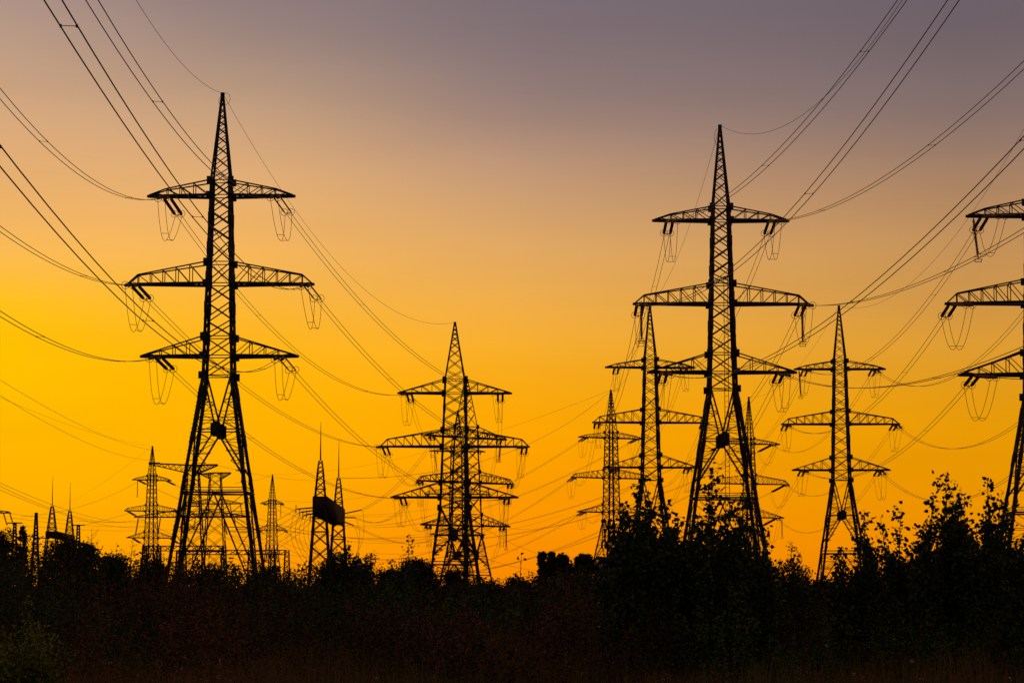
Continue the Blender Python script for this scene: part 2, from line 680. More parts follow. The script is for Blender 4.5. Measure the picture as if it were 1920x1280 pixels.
def twin(span, t0, t1, name, label, group, r=0.026, gap=GAP, seg=36, sp_every=38.0, roll=0.0):
    root = tag(empty(name, span.p((t0 + t1) / 2)), label, 'power cable', group)
    off = Vector(root.location)
    pts = [span.p(lerp(t0, t1, i / seg)) for i in range(seg + 1)]
    sd = (span.side * math.cos(roll) + Vector((0, 0, 1)) * math.sin(roll)) * gap
    for q in (-1, 1):
        m = MB()
        m.tube([p + sd * q - off for p in pts], r, 5)
        m.build('conductor', 'wire', root)
    Ls = span.L * abs(t1 - t0)
    n = max(1, int(Ls / sp_every))
    for i in range(n):
        t = lerp(t0, t1, (i + 0.55) / n)
        p = span.p(t) - off
        m = MB()
        m.bar(p - sd, p + sd, r * 0.8)
        for q in (-1, 1):
            m.bar(p + sd * q * 0.93 - Vector((0, 0, 0.05)), p + sd * q * 0.93 + Vector((0, 0, 0.05)), 0.06)
        m.build('spacer', 'wire', root)
    return root

def single(A, B, name, label, group, mid=None, sag=0.0, r=0.018, ext=0.0, t0=0.0, seg=30):
    s = Span(A, B, mid, sag)
    pts = [s.p(lerp(t0, 1 + ext, i / seg)) for i in range(seg + 1)]
    off = pts[seg // 2].copy()
    m = MB()
    m.tube([p - off for p in pts], r, 5)
    o = m.build(name, 'wire')
    o.location = off
    tag(o, label, 'power cable', group)
    return o

def phase_point(P, key, q):
    """world attachment point; q is the side of the arm (unit vector towards the span)"""
    p = P.mw @ P.att[key]
    return p + Vector((q.x, q.y, 0)).normalized() * 0.3

def dress(P, key, span, end, length=4.1, rings=True, half=0.34, lod=1.0):
    """hang a pair of strings on P at one end of span; returns t where the conductor starts and remembers the ends"""
    t = 0.0 if end == 0 else 1.0
    step = length / max(span.L, 1)
    t1 = step if end == 0 else 1 - step
    a, e = span.p(t), span.p(t1)
    d = (e - a).normalized()
    ends = []
    for q in (-1, 1):
        o = span.side * (half * q)
        ends.append(insulator(P, a + o, d, length, None, rings, lod, slim=(P.D == 231 and key[1] > 0 and end == 0 and d.y > 0)))
    inv = to_local(P, ends)
    m = MB()
    m.bar(inv[0], inv[1], 0.07)
    m.build('yoke_plate', 'steel', P.root)
    P.ends.setdefault(key, []).append(ends)
    return t1

def jumpers(P, drop=3.5, r=0.024):
    """the slack loops that carry the current past the crossarm"""
    for key, el in P.ends.items():
        if len(el) < 2:
            continue
        (a0, a1), (b0, b1) = el[0], el[1]
        if (a0 - b0).length + (a1 - b1).length > (a0 - b1).length + (a1 - b0).length:
            b0, b1 = b1, b0
        rj = random.Random(str(key) + str(round(P.D)))
        dk, ex_, sh_ = rj.uniform(0.85, 1.1), rj.uniform(1.9, 2.5), rj.uniform(-0.35, 0.35)
        for a, b in ((a0, b0), (a1, b1)):
            pts = []
            zlow = min(a.z, b.z) - drop * dk
            for i in range(21):
                t = i / 20
                u = abs(2 * t - 1)
                base = lerp(a, b, t)
                shape = 1 - u ** ex_
                z = lerp(base.z, zlow, shape)
                pts.append(Vector((base.x + sh_ * shape, base.y, z)))
            m = MB()
            m.tube(to_local(P, pts), r, 5)
            m.build('jumper_cable', 'wire', P.root)
        for t in (0.32, 0.62):
            u = abs(2 * t - 1)
            sh = 1 - u ** ex_
            q = []
            for a, b in ((a0, b0), (a1, b1)):
                base = lerp(a, b, t)
                q.append(Vector((base.x + sh_ * sh, base.y, lerp(base.z, min(a.z, b.z) - drop * dk, sh))))
            q = to_local(P, q)
            m = MB()
            m.bar(q[0], q[1], 0.04)
            m.build('jumper_spacer', 'wire', P.root)

STD = lambda sc, l=(135, 172, 144): [(t, 0, 0, h * sc) for t, h in zip('abc', l)]
G_PY = 'lattice transmission pylons'
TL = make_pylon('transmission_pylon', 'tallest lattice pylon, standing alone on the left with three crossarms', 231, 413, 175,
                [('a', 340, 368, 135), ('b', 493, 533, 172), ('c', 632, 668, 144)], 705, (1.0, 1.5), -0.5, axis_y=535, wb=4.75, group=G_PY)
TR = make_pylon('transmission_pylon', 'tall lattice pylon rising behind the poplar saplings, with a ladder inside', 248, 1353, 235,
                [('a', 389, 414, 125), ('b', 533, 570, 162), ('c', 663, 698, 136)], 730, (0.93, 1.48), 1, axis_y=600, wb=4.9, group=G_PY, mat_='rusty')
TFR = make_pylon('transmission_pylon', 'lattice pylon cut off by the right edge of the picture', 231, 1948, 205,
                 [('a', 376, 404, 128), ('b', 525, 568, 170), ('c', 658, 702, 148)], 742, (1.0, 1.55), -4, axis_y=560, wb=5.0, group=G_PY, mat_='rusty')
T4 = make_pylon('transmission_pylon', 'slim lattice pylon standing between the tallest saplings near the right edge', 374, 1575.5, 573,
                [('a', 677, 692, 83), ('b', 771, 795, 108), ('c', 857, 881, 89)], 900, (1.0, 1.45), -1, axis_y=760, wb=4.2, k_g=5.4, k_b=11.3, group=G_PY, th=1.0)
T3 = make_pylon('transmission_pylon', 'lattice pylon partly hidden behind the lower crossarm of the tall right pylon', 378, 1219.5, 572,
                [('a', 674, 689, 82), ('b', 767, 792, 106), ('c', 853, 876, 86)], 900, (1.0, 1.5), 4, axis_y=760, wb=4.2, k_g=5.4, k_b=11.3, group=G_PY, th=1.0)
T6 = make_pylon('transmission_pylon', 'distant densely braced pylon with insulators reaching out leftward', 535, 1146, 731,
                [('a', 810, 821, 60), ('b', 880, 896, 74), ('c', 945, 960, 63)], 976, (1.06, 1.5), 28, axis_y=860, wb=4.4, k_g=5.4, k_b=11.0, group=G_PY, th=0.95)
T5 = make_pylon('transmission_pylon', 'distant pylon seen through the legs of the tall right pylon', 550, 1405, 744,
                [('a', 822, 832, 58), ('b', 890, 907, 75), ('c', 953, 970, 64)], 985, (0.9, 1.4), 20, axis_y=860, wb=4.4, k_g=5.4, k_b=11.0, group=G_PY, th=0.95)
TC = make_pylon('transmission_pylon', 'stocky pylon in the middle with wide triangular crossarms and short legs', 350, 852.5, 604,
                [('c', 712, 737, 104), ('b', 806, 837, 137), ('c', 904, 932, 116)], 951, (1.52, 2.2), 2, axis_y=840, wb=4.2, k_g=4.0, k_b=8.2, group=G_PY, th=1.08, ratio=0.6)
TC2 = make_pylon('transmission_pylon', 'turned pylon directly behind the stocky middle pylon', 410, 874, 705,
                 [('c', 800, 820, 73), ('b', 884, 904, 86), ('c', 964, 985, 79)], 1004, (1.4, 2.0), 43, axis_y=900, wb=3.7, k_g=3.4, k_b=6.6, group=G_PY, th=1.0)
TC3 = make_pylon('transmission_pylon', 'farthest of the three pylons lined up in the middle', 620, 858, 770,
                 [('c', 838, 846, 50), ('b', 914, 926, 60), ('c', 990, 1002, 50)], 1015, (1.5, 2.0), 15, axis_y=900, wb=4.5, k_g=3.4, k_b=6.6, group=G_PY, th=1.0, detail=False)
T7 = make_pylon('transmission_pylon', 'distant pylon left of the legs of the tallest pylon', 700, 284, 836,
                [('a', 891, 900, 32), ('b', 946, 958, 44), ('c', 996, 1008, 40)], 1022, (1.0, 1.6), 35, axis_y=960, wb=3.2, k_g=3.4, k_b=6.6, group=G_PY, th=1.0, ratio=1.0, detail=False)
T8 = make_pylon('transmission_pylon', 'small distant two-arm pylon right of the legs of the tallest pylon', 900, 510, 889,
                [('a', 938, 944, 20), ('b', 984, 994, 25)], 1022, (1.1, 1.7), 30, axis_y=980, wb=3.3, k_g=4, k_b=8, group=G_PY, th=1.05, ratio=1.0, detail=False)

# ladder on the tall right pylon
m = MB()
zlo, zhi = zz(985, 248), zz(520, 248)
for q in (-0.2, 0.2):
    m.bar((q + 0.35, -1.0, zlo), (q + 0.35, -1.0, zhi), 0.06)
z = zlo
while z < zhi:
    m.bar((0.15, -1.0, z), (0.55, -1.0, z), 0.04)
    z += 0.55
for z in (zlo + 3, zlo + 9, zlo + 14, zlo + 20):
    m.bar((0.35, -1.0, z), (0.35, 1.2, z), 0.05)
m.build('ladder', 'rusty', TR.root)

ARMW = ['top', 'middle', 'bottom']
SIDEW = {-1: 'left', 1: 'right'}
G_TW = 'twin conductors of the power lines'

def line_to_viewer(P, key, k, exit_px, mid, desc, ext=0.55, length=4.1, end_y=None):
    """from a crossarm of P out of the picture: every conductor of one line runs in the same direction (slope k)"""
    A0 = P.mw @ P.att[key]
    r = ray(*exit_px)
    # A0.x + (A0.y - y) * k == r.x / r.y * y
    g = r.x / r.y
    y = (A0.x + A0.y * k) / (g + k)
    B = at(exit_px[0], exit_px[1], y)
    d = (B - A0)
    A = A0 + Vector((d.x, d.y, 0)).normalized() * 0.35
    s = Span(A, B, mid)
    t0 = dress(P, key, s, 0, length)
    # carry on past the edge of the picture, as far as the ground allows
    t1 = 1 + ext
    while t1 > 1.02 and (s.p(t1).z < 5 or s.p(t1).y < 8):
        t1 -= 0.02
    twin(s, t0, t1, 'conductor_pair', desc, G_TW)
    print('viewer', desc[:40], 'exitY %.0f sag %.1f t1 %.2f' % (y, s.sag, t1))

def line_between(P, Q, kp, kq, desc, mid=None, sag=None, r=0.026, lp=4.1, lq=4.1, rings=True, gap=GAP):
    A0, B0 = P.mw @ P.att[kp], Q.mw @ Q.att[kq]
    d = (B0 - A0)
    u = Vector((d.x, d.y, 0)).normalized() * 0.35
    s = Span(A0 + u, B0 - u, mid, sag if sag is not None else 0.03 * d.length)
    t0 = dress(P, kp, s, 0, lp, rings)
    t1 = dress(Q, kq, s, 1, lq, rings)
    twin(s, t0, t1, 'conductor_pair', desc, G_TW, r=r, gap=gap)
    print('between', desc[:50], 'sag %.1f L %.0f' % (s.sag, s.L))

# --- tallest pylon: line towards the viewer
KL = 0.04
for key, ex, mid in [((0, -1), (0, 176), (170, 338)), ((0, 1), (172, 0), (272, 157)),
                     ((1, -1), (0, 429), (100, 492)), ((1, 1), (99, 0), (232, 212)),
                     ((2, -1), (0, 588), (110, 647)), ((2, 1), (0, 293), (160, 483))]:
    line_to_viewer(TL, key, KL, ex, mid, 'twin cable sweeping up toward the viewer, tallest pylon\'s %s end, %s crossarm' % (SIDEW[key[1]], ARMW[key[0]]))
# --- tallest pylon to the stocky middle pylon
for key, mid in [((0, -1), (560, 662)), ((0, 1), (640, 527)), ((1, -1), (460, 728)), ((1, 1), (700, 680)), ((2, -1), (465, 817)), ((2, 1), (640, 792))]:
    line_between(TL, TC, key, key, 'twin cable joining tallest and stocky pylon, %s ends of %s crossarms' % (SIDEW[key[1]], ARMW[key[0]]), mid=mid)
# --- tall right pylon: line towards the viewer
KR = -0.045
for key, ex, mid in [((0, -1), (1692, 0), (1552, 184)), ((0, 1), (1920, 122), (1715, 296)),
                     ((1, -1), (1788, 0), (1545, 330)), ((1, 1), (1920, 432), (1720, 533)),
                     ((2, -1), (1920, 267), (1600, 568)), ((2, 1), (1920, 652), (1720, 716))]:
    A0 = TR.mw @ TR.att[key]
    r_ = ray(*ex)
    g = r_.x / r_.y
    y = (A0.x + A0.y * 0.045) / (g + 0.045)
    B = at(ex[0], ex[1], y)
    d = B - A0
    s = Span(A0 + Vector((d.x, d.y, 0)).normalized() * 0.35, B, mid)
    t0 = dress(TR, key, s, 0)
    t1 = 1.4
    while t1 > 1.02 and (s.p(t1).z < 5 or s.p(t1).y < 8):
        t1 -= 0.02
    twin(s, t0, t1, 'conductor_pair', 'twin cable climbing rightward from the %s end of the laddered pylon\'s %s crossarm' % (SIDEW[key[1]], ARMW[key[0]]), G_TW)
    print('TR', key, 'Y %.0f sag %.1f' % (y, s.sag))
for key, mid in [((0, -1), (1225, 528)), ((0, 1), (1378, 590)), ((1, -1), (1172, 690)), ((1, 1), (1412, 735)), ((2, -1), (1208, 775)), ((2, 1), (1385, 838))]:
    line_between(TR, T3, key, key, 'twin cable, laddered pylon to half hidden neighbour, %s end of %s crossarm' % (SIDEW[key[1]], ARMW[key[0]]), sag=4.2)
for key in [(a, b) for a in (0, 1, 2) for b in (-1, 1)]:
    line_between(T3, T6, key, key, 'thin twin cable, half hidden to densely braced pylon, %s end of %s crossarm' % (SIDEW[key[1]], ARMW[key[0]]), sag=5.0, r=0.022, rings=False)
# --- cut-off pylon: line to the slim right pylon, and on to the far one
mids = {(0, -1): (1722, 588), (1, -1): (1697, 697), (2, -1): (1702, 837), (0, 1): (1795, 674), (1, 1): (1765, 803), (2, 1): (1800, 886)}
for key in mids:
    line_between(TFR, T4, key, key, 'twin cable, cut-off pylon to slim right pylon, %s end of %s crossarm' % (SIDEW[key[1]], ARMW[key[0]]), mid=mids[key] if key[1] < 0 else None, sag=8.0)
    A0 = TFR.mw @ TFR.att[key]
    B = A0 + Vector((30, -150, 1.0))
    s = Span(A0 + Vector((0.07, -0.34, 0)), B, None, 5)
    t0 = dress(TFR, key, s, 0)
    twin(s, t0, 1.2, 'conductor_pair', 'twin cable leaving the cut-off pylon toward the viewer, %s end of %s crossarm' % (SIDEW[key[1]], ARMW[key[0]]), G_TW)
    line_between(T4, T5, key, key, 'thin twin cable, slim right pylon to one behind ladder, %s end of %s crossarm' % (SIDEW[key[1]], ARMW[key[0]]), sag=6.0, r=0.022, rings=False)
# --- the turned line behind the stocky pylon
for key in [(a, b) for a in (0, 1, 2) for b in (-1, 1)]:
    line_between(TC, TC2, key, key, 'short twin cable, stocky pylon to turned one behind, %s end of %s crossarm' % (SIDEW[key[1]], ARMW[key[0]]), sag=2.6, r=0.022)
    line_between(TC2, TC3, key, key, 'thin twin cable between the rear middle pylons, %s end of %s crossarm' % (SIDEW[key[1]], ARMW[key[0]]), sag=7, r=0.024, rings=False)
# --- lines running left from the two far pylons
for j, key in enumerate([(0, -1), (0, 1), (1, -1), (1, 1), (2, -1), (2, 1)]):
    kq = [(0, 1), (0, -1), (1, 1), (1, -1), (1, 1), (1, -1)][j]
    line_between(T6, T8, key, kq, 'long twin cable, densely braced to two-arm pylon, %s end of %s crossarm' % (SIDEW[key[1]], ARMW[key[0]]), sag=13 + j * 0.6, r=0.026, rings=False, lp=4.2)
    line_between(T5, T7, key, key, 'long low twin cable behind the stocky pylon, %s end of %s crossarm' % (SIDEW[key[1]], ARMW[key[0]]), sag=19 + j * 0.8, r=0.026, rings=False, lp=4.2)
for P in (TL, TR, TFR):
    jumpers(P)
for P in (TC, TC2, T3, T4):
    jumpers(P, 3.4, 0.02)
for P in (T5, T6, T7, T8):
    jumpers(P, 3.6, 0.022)

# suspended strings that hold single jumpers
def drop_string(P, local, length, lean=(0, 0)):
    a = P.mw @ Vector(local)
    d = Vector((lean[0], lean[1], -1)).normalized()
    e = insulator(P, a, d, length, None, False, 0.9)
    m = MB()
    q = to_local(P, [e])[0]
    m.ring(q + Vector((0, 0, 0.12)), (0, 0, 1), 0.34, 0.02)
    m.bar(q + Vector((-0.42, 0, -0.1)), q + Vector((0.42, 0, -0.1)), 0.06)
    m.bar(q + Vector((-0.3, 0, -0.35)), q + Vector((0.3, 0, -0.35)), 0.06)
    for u in (-0.3, 0.3):
        m.bar(q + Vector((u, 0, -0.1)), q + Vector((u, 0, -0.4)), 0.05)
    m.build('jumper_clamp', 'steel', P.root)

def arm_z(P, ai):
    return P.att[(ai, 1)].z
drop_string(TR, (TR.att[(1, 1)].x - 0.05, -0.1, arm_z(TR, 1)), 3.9)
drop_string(TR, (TR.att[(1, -1)].x + 0.1, -0.1, arm_z(TR, 1)), 3.6)
drop_string(TFR, (TFR.att[(0, -1)].x - 1.1, 0, arm_z(TFR, 0)), 4.0, (0.1, 0))
drop_string(T4, (T4.att[(0, -1)].x - 1.0, 0, arm_z(T4, 0)), 4.1, (0.06, 0))
drop_string(TC2, (TC2.att[(0, 1)].x + 0.4, 0, arm_z(TC2, 0)), 3.4, (-0.1, 0))
drop_string(TC2, (TC2.att[(2, 1)].x + 0.9, 0, arm_z(TC2, 2)), 3.6)
drop_string(TC3, (TC3.att[(0, -1)].x - 0.4, 0, arm_z(TC3, 0)), 4.5, (0.12, 0))
drop_string(T5, (T5.att[(2, 1)].x + 1.2, 0, arm_z(T5, 2)), 4.2)
drop_string(T7, (T7.att[(0, -1)].x, 0, arm_z(T7, 0)), 4.5)
drop_string(T8, (T8.att[(0, 1)].x, 0, arm_z(T8, 0)), 4.5)

# earth wires on the peaks
G_E = 'single earth wires on the pylon peaks'
def exit_point(A, k, ex):
    r_ = ray(*ex)
    y = (A.x + A.y * k) / (r_.x / r_.y + k)
    return at(ex[0], ex[1], y)
single(TL.top, exit_point(TL.top, KL, (255, 0)), 'earth_wire', 'single thin wire rising from the peak of the tallest pylon to the upper picture edge', G_E, mid=(310, 82), ext=0.4)
single(TL.top, TC.top, 'earth_wire', 'single thin wire from the peak of the tallest pylon to the stocky pylon\'s peak', G_E, mid=(600, 455))
single(TR.top, exit_point(TR.top, 0.045, (1692, 0)), 'earth_wire', 'single sagging wire from the peak of the laddered pylon to the upper edge', G_E, mid=(1510, 212), ext=0.3)
single(TR.top, T3.top, 'earth_wire', 'single thin wire dropping from the laddered pylon\'s peak to the half hidden pylon\'s peak', G_E, sag=3)
single(T4.top, TFR.top, 'earth_wire', 'single thin wire from slim right pylon\'s peak up to the cut-off pylon', G_E, mid=(1720, 520))
single(T4.top, T5.top, 'earth_wire', 'single thin wire from slim right pylon\'s peak to the pylon behind the ladder', G_E, sag=4)
single(T6.top, T3.top, 'earth_wire', 'single thin wire between peaks of densely braced pylon and half hidden pylon', G_E, sag=4)
single(T6.top, T8.top, 'earth_wire', 'single thin wire running far left from the densely braced pylon\'s peak', G_E, mid=(940, 806), r=0.022)
single(TC.top, TC2.top, 'earth_wire', 'single thin wire between the peaks of stocky pylon and turned pylon', G_E, sag=1.5)
single(T7.top, at(0, 745, 380), 'earth_wire', 'faint single wire from the peak left of the tallest pylon\'s legs to the left edge', G_E, mid=(140, 800), r=0.018, ext=0.2)
single(T7.top, at(0, 968, 1500), 'earth_wire', 'faint single wire falling leftward from the peak left of the tallest pylon\'s legs', G_E, sag=8, r=0.02, ext=0.2)
# loops of slack earth wire at the tallest pylon's tip
m = MB()
zt = TL.top.z
lp = [Vector((0.2 + 0.55 * math.sin(a), -0.1, zt - 0.55 - 0.62 * math.cos(a) - (0.25 if a > 3 else 0))) for a in [i * 2 * math.pi / 22 for i in range(20)]]
m.tube([Vector((0.1, 0, zt - 0.05))] + lp, 0.02, 5)
m.build('wire_loop', 'wire', TL.root)
m = MB()
zt = TR.top.z
m.tube([Vector((-0.2 - 0.4 * math.sin(a), -0.1, zt - 1.3 - 0.9 * math.cos(a))) for a in [i * math.pi / 10 for i in range(11)]], 0.02, 5)
m.build('wire_loop', 'wire', TR.root)

# ------------------------------------------------------------------ substation on the left
def mast(mb, base, z0, z1, w0, w1, t, ratio=0.9, horiz_every=None):
    """four-legged lattice mast"""
    n = 0
    z = z1
    for sx, sy in CORN:
        mb.angle((base.x + sx * w1, base.y + sy * w1, z1), (base.x + sx * w0, base.y + sy * w0, z0), t * 1.7, sx, sy, 0.25)
    Hh = lambda zz_: w1 + (w0 - w1) * (z1 - zz_) / (z1 - z0)
    while z > z0 + 0.1:
        h = max(0.6, ratio * 2 * Hh(z))
        zn = max(z0, z - h)
        for k in range(4):
            a, b = face_pts(k, Hh(z) * 0.98, z)
            c_, d_ = face_pts(k, Hh(zn) * 0.98, zn)
            off = Vector((base.x, base.y, 0))
            mb.bar(a + off, d_ + off, t * 0.8)
            mb.bar(b + off, c_ + off, t * 0.78)
            if n % 3 == 2:
                mb.bar(c_ + off, d_ + off, t * 1.1)
        z = zn
        n += 1

def gantry(label, x1, top1, rod1, D1, x2, top2, rod2, D2, beam_top1, beam_bot1, w_top, w_mid, plates=True):
    p1, p2 = at(x1, top1, D1), at(x2, top2, D2)
    root = tag(empty('portal_gantry', (p1.x, p1.y, 0)), label, 'gantry', 'substation portal gantries')
    o = Vector((p1.x, p1.y, 0))
    b1, b2 = zz(beam_top1, D1), zz(beam_bot1, D1)
    for (px_, tp, rd, D_) in ((x1, top1, rod1, D1), (x2, top2, rod2, D2)):
        c_ = at(px_, tp, D_) - o
        m = MB()
        base = Vector((c_.x, c_.y, 0))
        mast(m, base, b1, c_.z - 1.0, w_mid, w_top, 0.09)
        mast(m, base, c_.z - 1.0, c_.z, w_top * 1.0, w_top * 0.6, 0.07)
        mast(m, base, 0, b1, w_mid * 2.3, w_mid, 0.12, 0.9)
        mm = m.build('mast', 'steel', root)
        m = MB()
        rz = at(px_, rd, D_).z
        m.tube([base + Vector((0, 0, c_.z)), base + Vector((0, 0, lerp(c_.z, rz, 0.5))), base + Vector((0, 0, rz))], 0, 6, [0.09, 0.055, 0.02])
        m.build('lightning_rod', 'steel', mm)
    # lattice beam with solid side cladding
    e = at(x2, top2, D2) - o
    e.z = 0
    u = e.normalized()
    v = Vector((-u.y, u.x, 0))
    s0, s1 = -u * (w_mid * 1.1), e + u * (w_mid * 1.1)
    m = MB()
    hw = w_mid * 1.05
    for q in (-1, 1):
        for z in (b1, b2):
            m.bar(s0 + v * hw * q + Vector((0, 0, z)), s1 + v * hw * q + Vector((0, 0, z)), 0.16)
        n = int((s1 - s0).length / 1.3)
        for i in range(n):
            a, b = lerp(s0, s1, i / n) + v * hw * q, lerp(s0, s1, (i + 1) / n) + v * hw * q
            m.bar(a + Vector((0, 0, b1)), b + Vector((0, 0, b2)), 0.09)
            m.bar(a + Vector((0, 0, b2)), b + Vector((0, 0, b1)), 0.085)
            m.bar(a + Vector((0, 0, b1)), a + Vector((0, 0, b2)), 0.09)
    n = int((s1 - s0).length / 1.3)
    for i in range(n + 1):
        a = lerp(s0, s1, i / n)
        for z in (b1, b2):
            m.bar(a + v * hw + Vector((0, 0, z)), a - v * hw + Vector((0, 0, z)), 0.09)
        m.bar(a + v * hw + Vector((0, 0, b1)), a - v * hw + Vector((0, 0, b2)), 0.08)
        m.bar(a - v * hw + Vector((0, 0, b1)), a + v * hw + Vector((0, 0, b2)), 0.08)
    bm_ = m.build('beam', 'rusty', root)
    if plates:
        m = MB()
        for q in (-1, 1):
            a, b = s0 + v * (hw + 0.14) * q, s1 + v * (hw + 0.14) * q
            zc = (b1 + b2) / 2
            m.bar(a + Vector((0, 0, zc)), b + Vector((0, 0, zc)), 0.04, (b1 - b2) * 0.98)
        for a in (s0, s1):
            zc = (b1 + b2) / 2
            m.bar(a + v * hw + Vector((0, 0, zc)), a - v * hw + Vector((0, 0, zc)), 0.04, (b1 - b2) * 0.96)
        m.build('cladding', 'rusty', bm_)
    return root, o, (b1, b2), u, v, hw, e

R_ = gantry('portal of two rod-tipped lattice masts carrying a dark solid beam', 601, 863, 790, 280, 635, 895, 827, 324, 931, 965, 0.36, 0.66)
groot, go, (gb1, gb2), gu, gv, ghw, ge = R_
Gm = Pylon()
Gm.root = groot
Gm.mw = Matrix.Translation(go)
# strings on both sides of the beam, with drooping leads
G_S = 'single conductors of the substation'
for i, (t, tip, far_y) in enumerate([(0.02, (555, 957), 950), (0.2, (562, 963), 962), (0.38, (568, 969), 972), (0.62, (575, 966), 985), (0.8, (582, 972), 992), (0.96, (588, 975), 1000)]):
    a = go + ge * t + gv * (ghw + 0.1)
    a.z = gb2 + (gb1 - gb2) * 0.42
    Y2 = a.y + 5
    b = at(tip[0], tip[1] - 3, Y2)
    d = (b - a)
    ln = min(3.0, d.length)
    e_ = insulator(Gm, a, d.normalized(), d.length, None, False, 0.55)
    mm = MB()
    q = e_ - go
    mm.bar(q - Vector((0, 0, 0.5)), q + Vector((0, 0, 0.5)), 0.09)
    mm.build('yoke_plate', 'steel', groot)
    single(e_, at(380 + i * 14, far_y, 760), 'lead_wire', 'thin single wire running left from string %s of the solid-beam portal' % ['one', 'two', 'three', 'four', 'five', 'six'][i], G_S, sag=5, r=0.03)
    mm = MB()
    q2 = at(tip[0] - 30 + i * 4, 1060, Y2 + 10) - go
    pts = []
    for j in range(15):
        tt = j / 14
        pp = lerp(q, q2 + Vector((3.2, 0, 0)), tt)
        pp.x -= 1.2 * math.sin(math.pi * tt)
        pts.append(pp)
    mm.tube(pts, 0.022, 5)
    mm.build('down_lead', 'wire', groot)
ar = go + ge
for i, (tip, to, D2, w_) in enumerate([((680, 955), (804, 840), 405, 'the turned pylon'), ((668, 970), (770, 938), 350, 'the stocky pylon'), ((664, 985), (820, 1005), 640, 'the far middle pylon')]):
    a = ar - gu * (0.2 + i * 1.2) - gv * ghw
    a.z = gb2 + (gb1 - gb2) * (0.7 - 0.25 * i)
    b = at(tip[0], tip[1], 326)
    e_ = insulator(Gm, a, (b - a).normalized(), (b - a).length, None, False, 0.55)
    s = Span(e_, at(to[0], to[1], D2), None, 1.2 + 0.5 * i)
    twin(s, 0, 1, 'conductor_pair', 'twin cable from the solid-beam portal across to %s' % w_, G_TW, r=0.024)
    mm = MB()
    q, q2 = e_ - go, at(655, 1065, 328) - go
    mm.tube([lerp(q, q2, j / 14) + Vector((0.9 * math.sin(math.pi * j / 14), 0, 0)) for j in range(15)], 0.022, 5)
    mm.build('down_lead', 'wire', groot)

gantry('portal of two rod-tipped masts rising over the bushes at far left', 98, 948, 893, 420, 131, 957, 904, 455, 996, 1006, 0.4, 0.8)
def lone_mast(label, x, top, D, w0, w1, cap=False):
    p = at(x, top, D)
    root = tag(empty('lattice_mast', (p.x, D, 0)), label, 'mast', 'small lattice masts of the substation')
    m = MB()
    mast(m, Vector((0, 0, 0)), 0, p.z, w0, w1, 0.13)
    m.build('shaft', 'steel', root)
    m = MB()
    m.box((0, 0, p.z), w1 * 2.6, w1 * 2.6, 0.3)
    if cap:
        m.bar((-1.6, 0, p.z), (1.6, 0, p.z), 0.25)
    m.build('cap', 'steel', root)
    for q in (-1, 1):
        m = MB()
        zb_ = p.z - 4.5
        m.tube([Vector((0, 0, zb_)), Vector((2.6 * q, 0, zb_ - 0.1 + 0.6 * (q < 0)))], 0.12, 6)
        m.build('insulator_string', 'glaze', root)
lone_mast('small pointed lattice mast beside the bushes at far left', 68, 962, 450, 1.0, 0.22)
lone_mast('short flat-topped mast peeking over the bushes at far left', 147, 984, 600, 1.0, 0.35, True)
lone_mast('short mast half behind the columnar tree at the left edge', 28, 980, 520, 1.0, 0.3, True)

